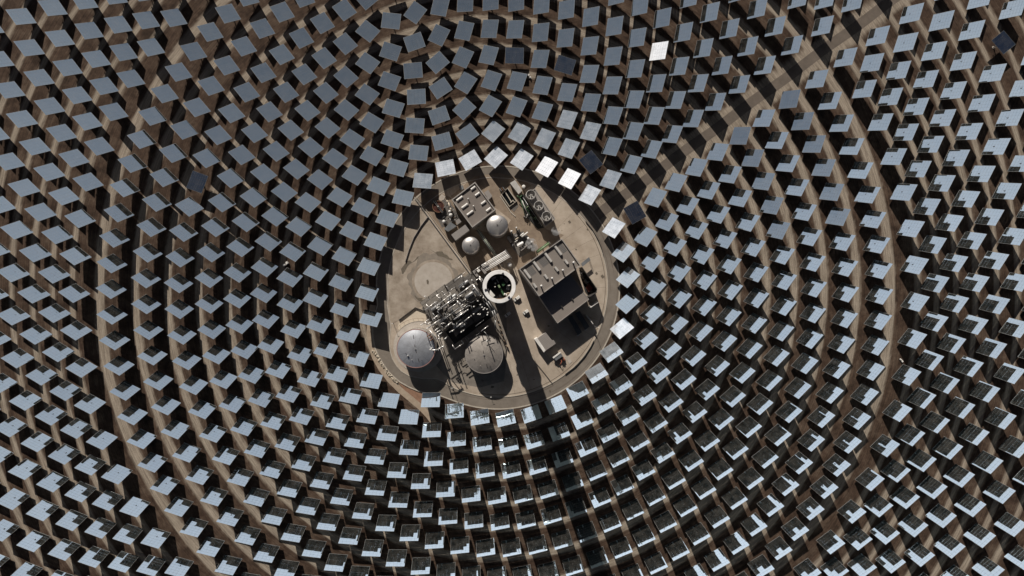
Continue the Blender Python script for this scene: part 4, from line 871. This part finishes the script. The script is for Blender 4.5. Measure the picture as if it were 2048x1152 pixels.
SPECIAL = [(1184, 325, (22, 27.5), 'slate blue heliostat turned flat above the bright inner mirrors'), (394, 364, (-13, 36), 'speckled grey heliostat turned flat far out to the west'),
    (1031, 112, (36, 1), 'dark grey heliostat lying flat north of the tower'), (1130, 132, (35, 11), 'dark skewed heliostat lying flat, east of another dark one'),
    (1271, 425, (17, 30), 'navy heliostat lying flat beside the access road'), (1999, 80, (21, 26), 'near black heliostat lying flat in the far north east corner'), (737, 5, (26, -22), 'deep blue heliostat lying flat at the northern edge')]
BLUE = [(1578, 197), (1603, 241), (1480, 271), (1501, 315), (1524, 361), (1541, 410), (1551, 460), (1624, 287), (1645, 334), (1661, 383), (1674, 433)]
BRIGHT = [(1320, 102)]
def orient(n, ux=None):
    n = n.normalized(); x = Vector((0, 0, 1)).cross(n) if ux is None else ux
    x = (x-n*x.dot(n)).normalized(); y = n.cross(x)
    return Matrix((x, y, n)).transposed()
def words(k):
    ones = ['', 'first', 'second', 'third', 'fourth', 'fifth', 'sixth', 'seventh', 'eighth', 'ninth', 'tenth', 'eleventh', 'twelfth', 'thirteenth', 'fourteenth', 'fifteenth', 'sixteenth', 'seventeenth', 'eighteenth', 'nineteenth']
    if k < 20: return ones[k]
    t_ = {2: 'twent', 3: 'thirt', 4: 'fort'}[k//10]
    return t_+'ieth' if k % 10 == 0 else t_+'y '+ones[k % 10]
RN = ['innermost', 'second', 'third', 'fourth', 'fifth', 'sixth', 'seventh', 'eighth', 'ninth', 'tenth', 'eleventh', 'twelfth', 'thirteenth', 'fourteenth', 'fifteenth']
target = Vector((0, 0, TARGET_Z))
items = []
rnd = random.Random(9)
for ri, (r_, t0, dt, k0, k1) in enumerate(RINGS):
    for k in range(k0, k1+1):
        if ri == 0 and k in (14, 15, 16): continue
        a_ = R(t0+dt*k); X_, Y_ = r_*PXM*math.cos(a_), -r_*PXM*math.sin(a_)
        w = 1+9.43e-6*X_/PXM+5.01e-6*Y_/PXM; ix, iy = 996+X_/PXM/w, 574.96-Y_/PXM/w
        if not (-70 < ix < 2118 and -110 < iy < 1215): continue
        ctr = Vector((X_, Y_, MIRROR_Z)); n = ((target-ctr).normalized()+SUN).normalized(); ux = None; lab = None; sp_ = False
        near = lambda q: math.hypot(q[0]-ix, q[1]-iy) < 16
        for q in SPECIAL:
            if near(q):
                d = Vector((q[2][0], -q[2][1], 0)); n = Vector((0.0, 0.03, 1)); ux = d; lab = q[3]; sp_ = True
        for q in BLUE:
            if near(q):
                c2 = (Vector((0, 0, CAM_Z))-ctr).normalized(); n = (n+c2*.16).normalized(); sp_ = True; lab = 'blue'
        for q in BRIGHT:
            if near(q):
                lab = 'glaring white heliostat among grey ones, north east of the tower'; sp_ = True
        n = (n+Vector((rnd.gauss(0, .0045), rnd.gauss(0, .0045), 0))).normalized()
        items.append([ri, k, k0, k1, X_, Y_, orient(n, ux), lab, sp_, ix, iy])
vis = [it for it in items if -15 < it[9] < 2063 and -15 < it[10] < 1167]
indiv = [it for it in vis if it[8]]; nsp = len(indiv)
indiv += sorted([it for it in vis if not it[8]], key=lambda it: it[4]**2+it[5]**2)[:300-nsp]
ids = set(id(it) for it in indiv)
def helio_label(it):
    ri, k, k0, k1 = it[:4]
    if it[7] and it[7] != 'blue': return it[7]
    cw = k-k0+1; cc_ = k1-k+1
    base = 'blue tinted heliostat, ' if it[7] == 'blue' else 'heliostat, '
    if cw <= cc_: return f'{base}{words(cw)} clockwise from the access road in the {RN[ri]} ring'
    return f'{base}{words(cc_)} anticlockwise from the access road in the {RN[ri]} ring'
order = ['mirror', 'back_truss', 'torque_tube', 'drive_unit', 'pylon', 'footing']
tmpl = None
glarem = {}
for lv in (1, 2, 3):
    me = protos['mirror'][0].copy(); me.name = 'mirror'; me.materials[0] = M['mirror_d%d' % lv]; glarem[lv] = me
GLARE = {(1093, 333): 3, (1137, 355): 3, (1320, 102): 3, (1182, 388): 2, (1042, 320): 2, (940, 320): 2, (990, 315): 2, (888, 335): 2, (1227, 455): 2, (1246, 506): 1, (1255, 557): 1, (1220, 705): 1, (1190, 748): 1, (1227, 358): 1, (1137, 297): 1, (1090, 277): 1, (1243, 657): 2, (848, 360): 1, (1040, 267): 1, (985, 262): 1, (1183, 263): 1, (1133, 240): 1}  # mirrors whose sun glare is painted in with a paler diffuse coat
for it in indiv:
    ri, k, k0, k1, X_, Y_, rot, lab, sp_, ix, iy = it
    if tmpl is None:
        root = thing('heliostat', 'x', 'heliostat', (0, 0, 0)); parts = []
        for nm in order:
            o = bpy.data.objects.new(nm, protos[nm][0]); COL.objects.link(o); o.parent = root; parts.append(o)
        tmpl = (root, parts)
    else:
        root = tmpl[0].copy(); COL.objects.link(root); parts = []
        for p_ in tmpl[1]:
            o = p_.copy(); COL.objects.link(o); o.parent = root; parts.append(o)
    root.location = (X_, Y_, 0); root['label'] = helio_label(it); root['group'] = 'heliostats ringed around the tower'
    mw = rot.to_4x4(); mw.translation = (0, 0, MIRROR_Z)
    hz = math.atan2(rot[1][0], rot[0][0])
    parts[0].data = protos['mirror'][0]
    for q, lv in GLARE.items():
        if math.hypot(q[0]-ix, q[1]-iy) < 14: parts[0].data = glarem[lv]
    for nm, o in zip(order, parts):
        if nm in ('mirror', 'back_truss', 'torque_tube'): o.matrix_local = mw
        else: o.matrix_local = Matrix.Rotation(hz, 4, 'Z')
# all the rest of the field as one object
V3, Q4, MI = [], [], []; allm = []; base = 0
flat = []
for nm in order:
    mb_ = protos[nm][1]; me = protos[nm][0]
    vv = np.array(mb_.v); quads_ = []; mis = []
    for f, m_ in zip(mb_.f, mb_.m):
        if len(f) == 4: quads_.append(f); mis.append(m_)
        else:
            for q_ in range(1, len(f)-1, 2): quads_.append((f[0], f[q_], f[q_+1], f[min(q_+2, len(f)-1)] if q_+2 < len(f) else f[q_+1])); mis.append(m_)
    flat.append((nm, vv, [q_ for q_ in quads_ if len(set(q_)) == 4], [m_ for q_, m_ in zip(quads_, mis) if len(set(q_)) == 4], len(allm))); allm += protos[nm][2]
for it in items:
    if id(it) in ids: continue
    rot = np.array(it[6]); p0 = np.array([it[4], it[5], 0.]); hz = math.atan2(rot[1][0], rot[0][0]); rz = np.array([[math.cos(hz), -math.sin(hz), 0], [math.sin(hz), math.cos(hz), 0], [0, 0, 1]])
    for nm, vv, qs, ms_, m0 in flat:
        if nm in ('mirror', 'back_truss', 'torque_tube'): w = vv@rot.T+p0+[0, 0, MIRROR_Z]
        else: w = vv@rz.T+p0
        V3.append(w); Q4.append(np.array(qs)+base); MI.append(np.array(ms_)+m0); base += len(vv)
me = npmesh('distant_heliostats', np.concatenate(V3), np.concatenate(Q4), allm, np.concatenate(MI))
o = bpy.data.objects.new('outer_heliostats', me); COL.objects.link(o)
tag(o, 'outer rings of heliostats filling the ground to every edge', 'heliostats', None, 'stuff')
for o in list(bpy.data.objects):
    if '_o' in o: del o['_o']
print('heliostats', len(items), 'individual', len(indiv), 'special', nsp)
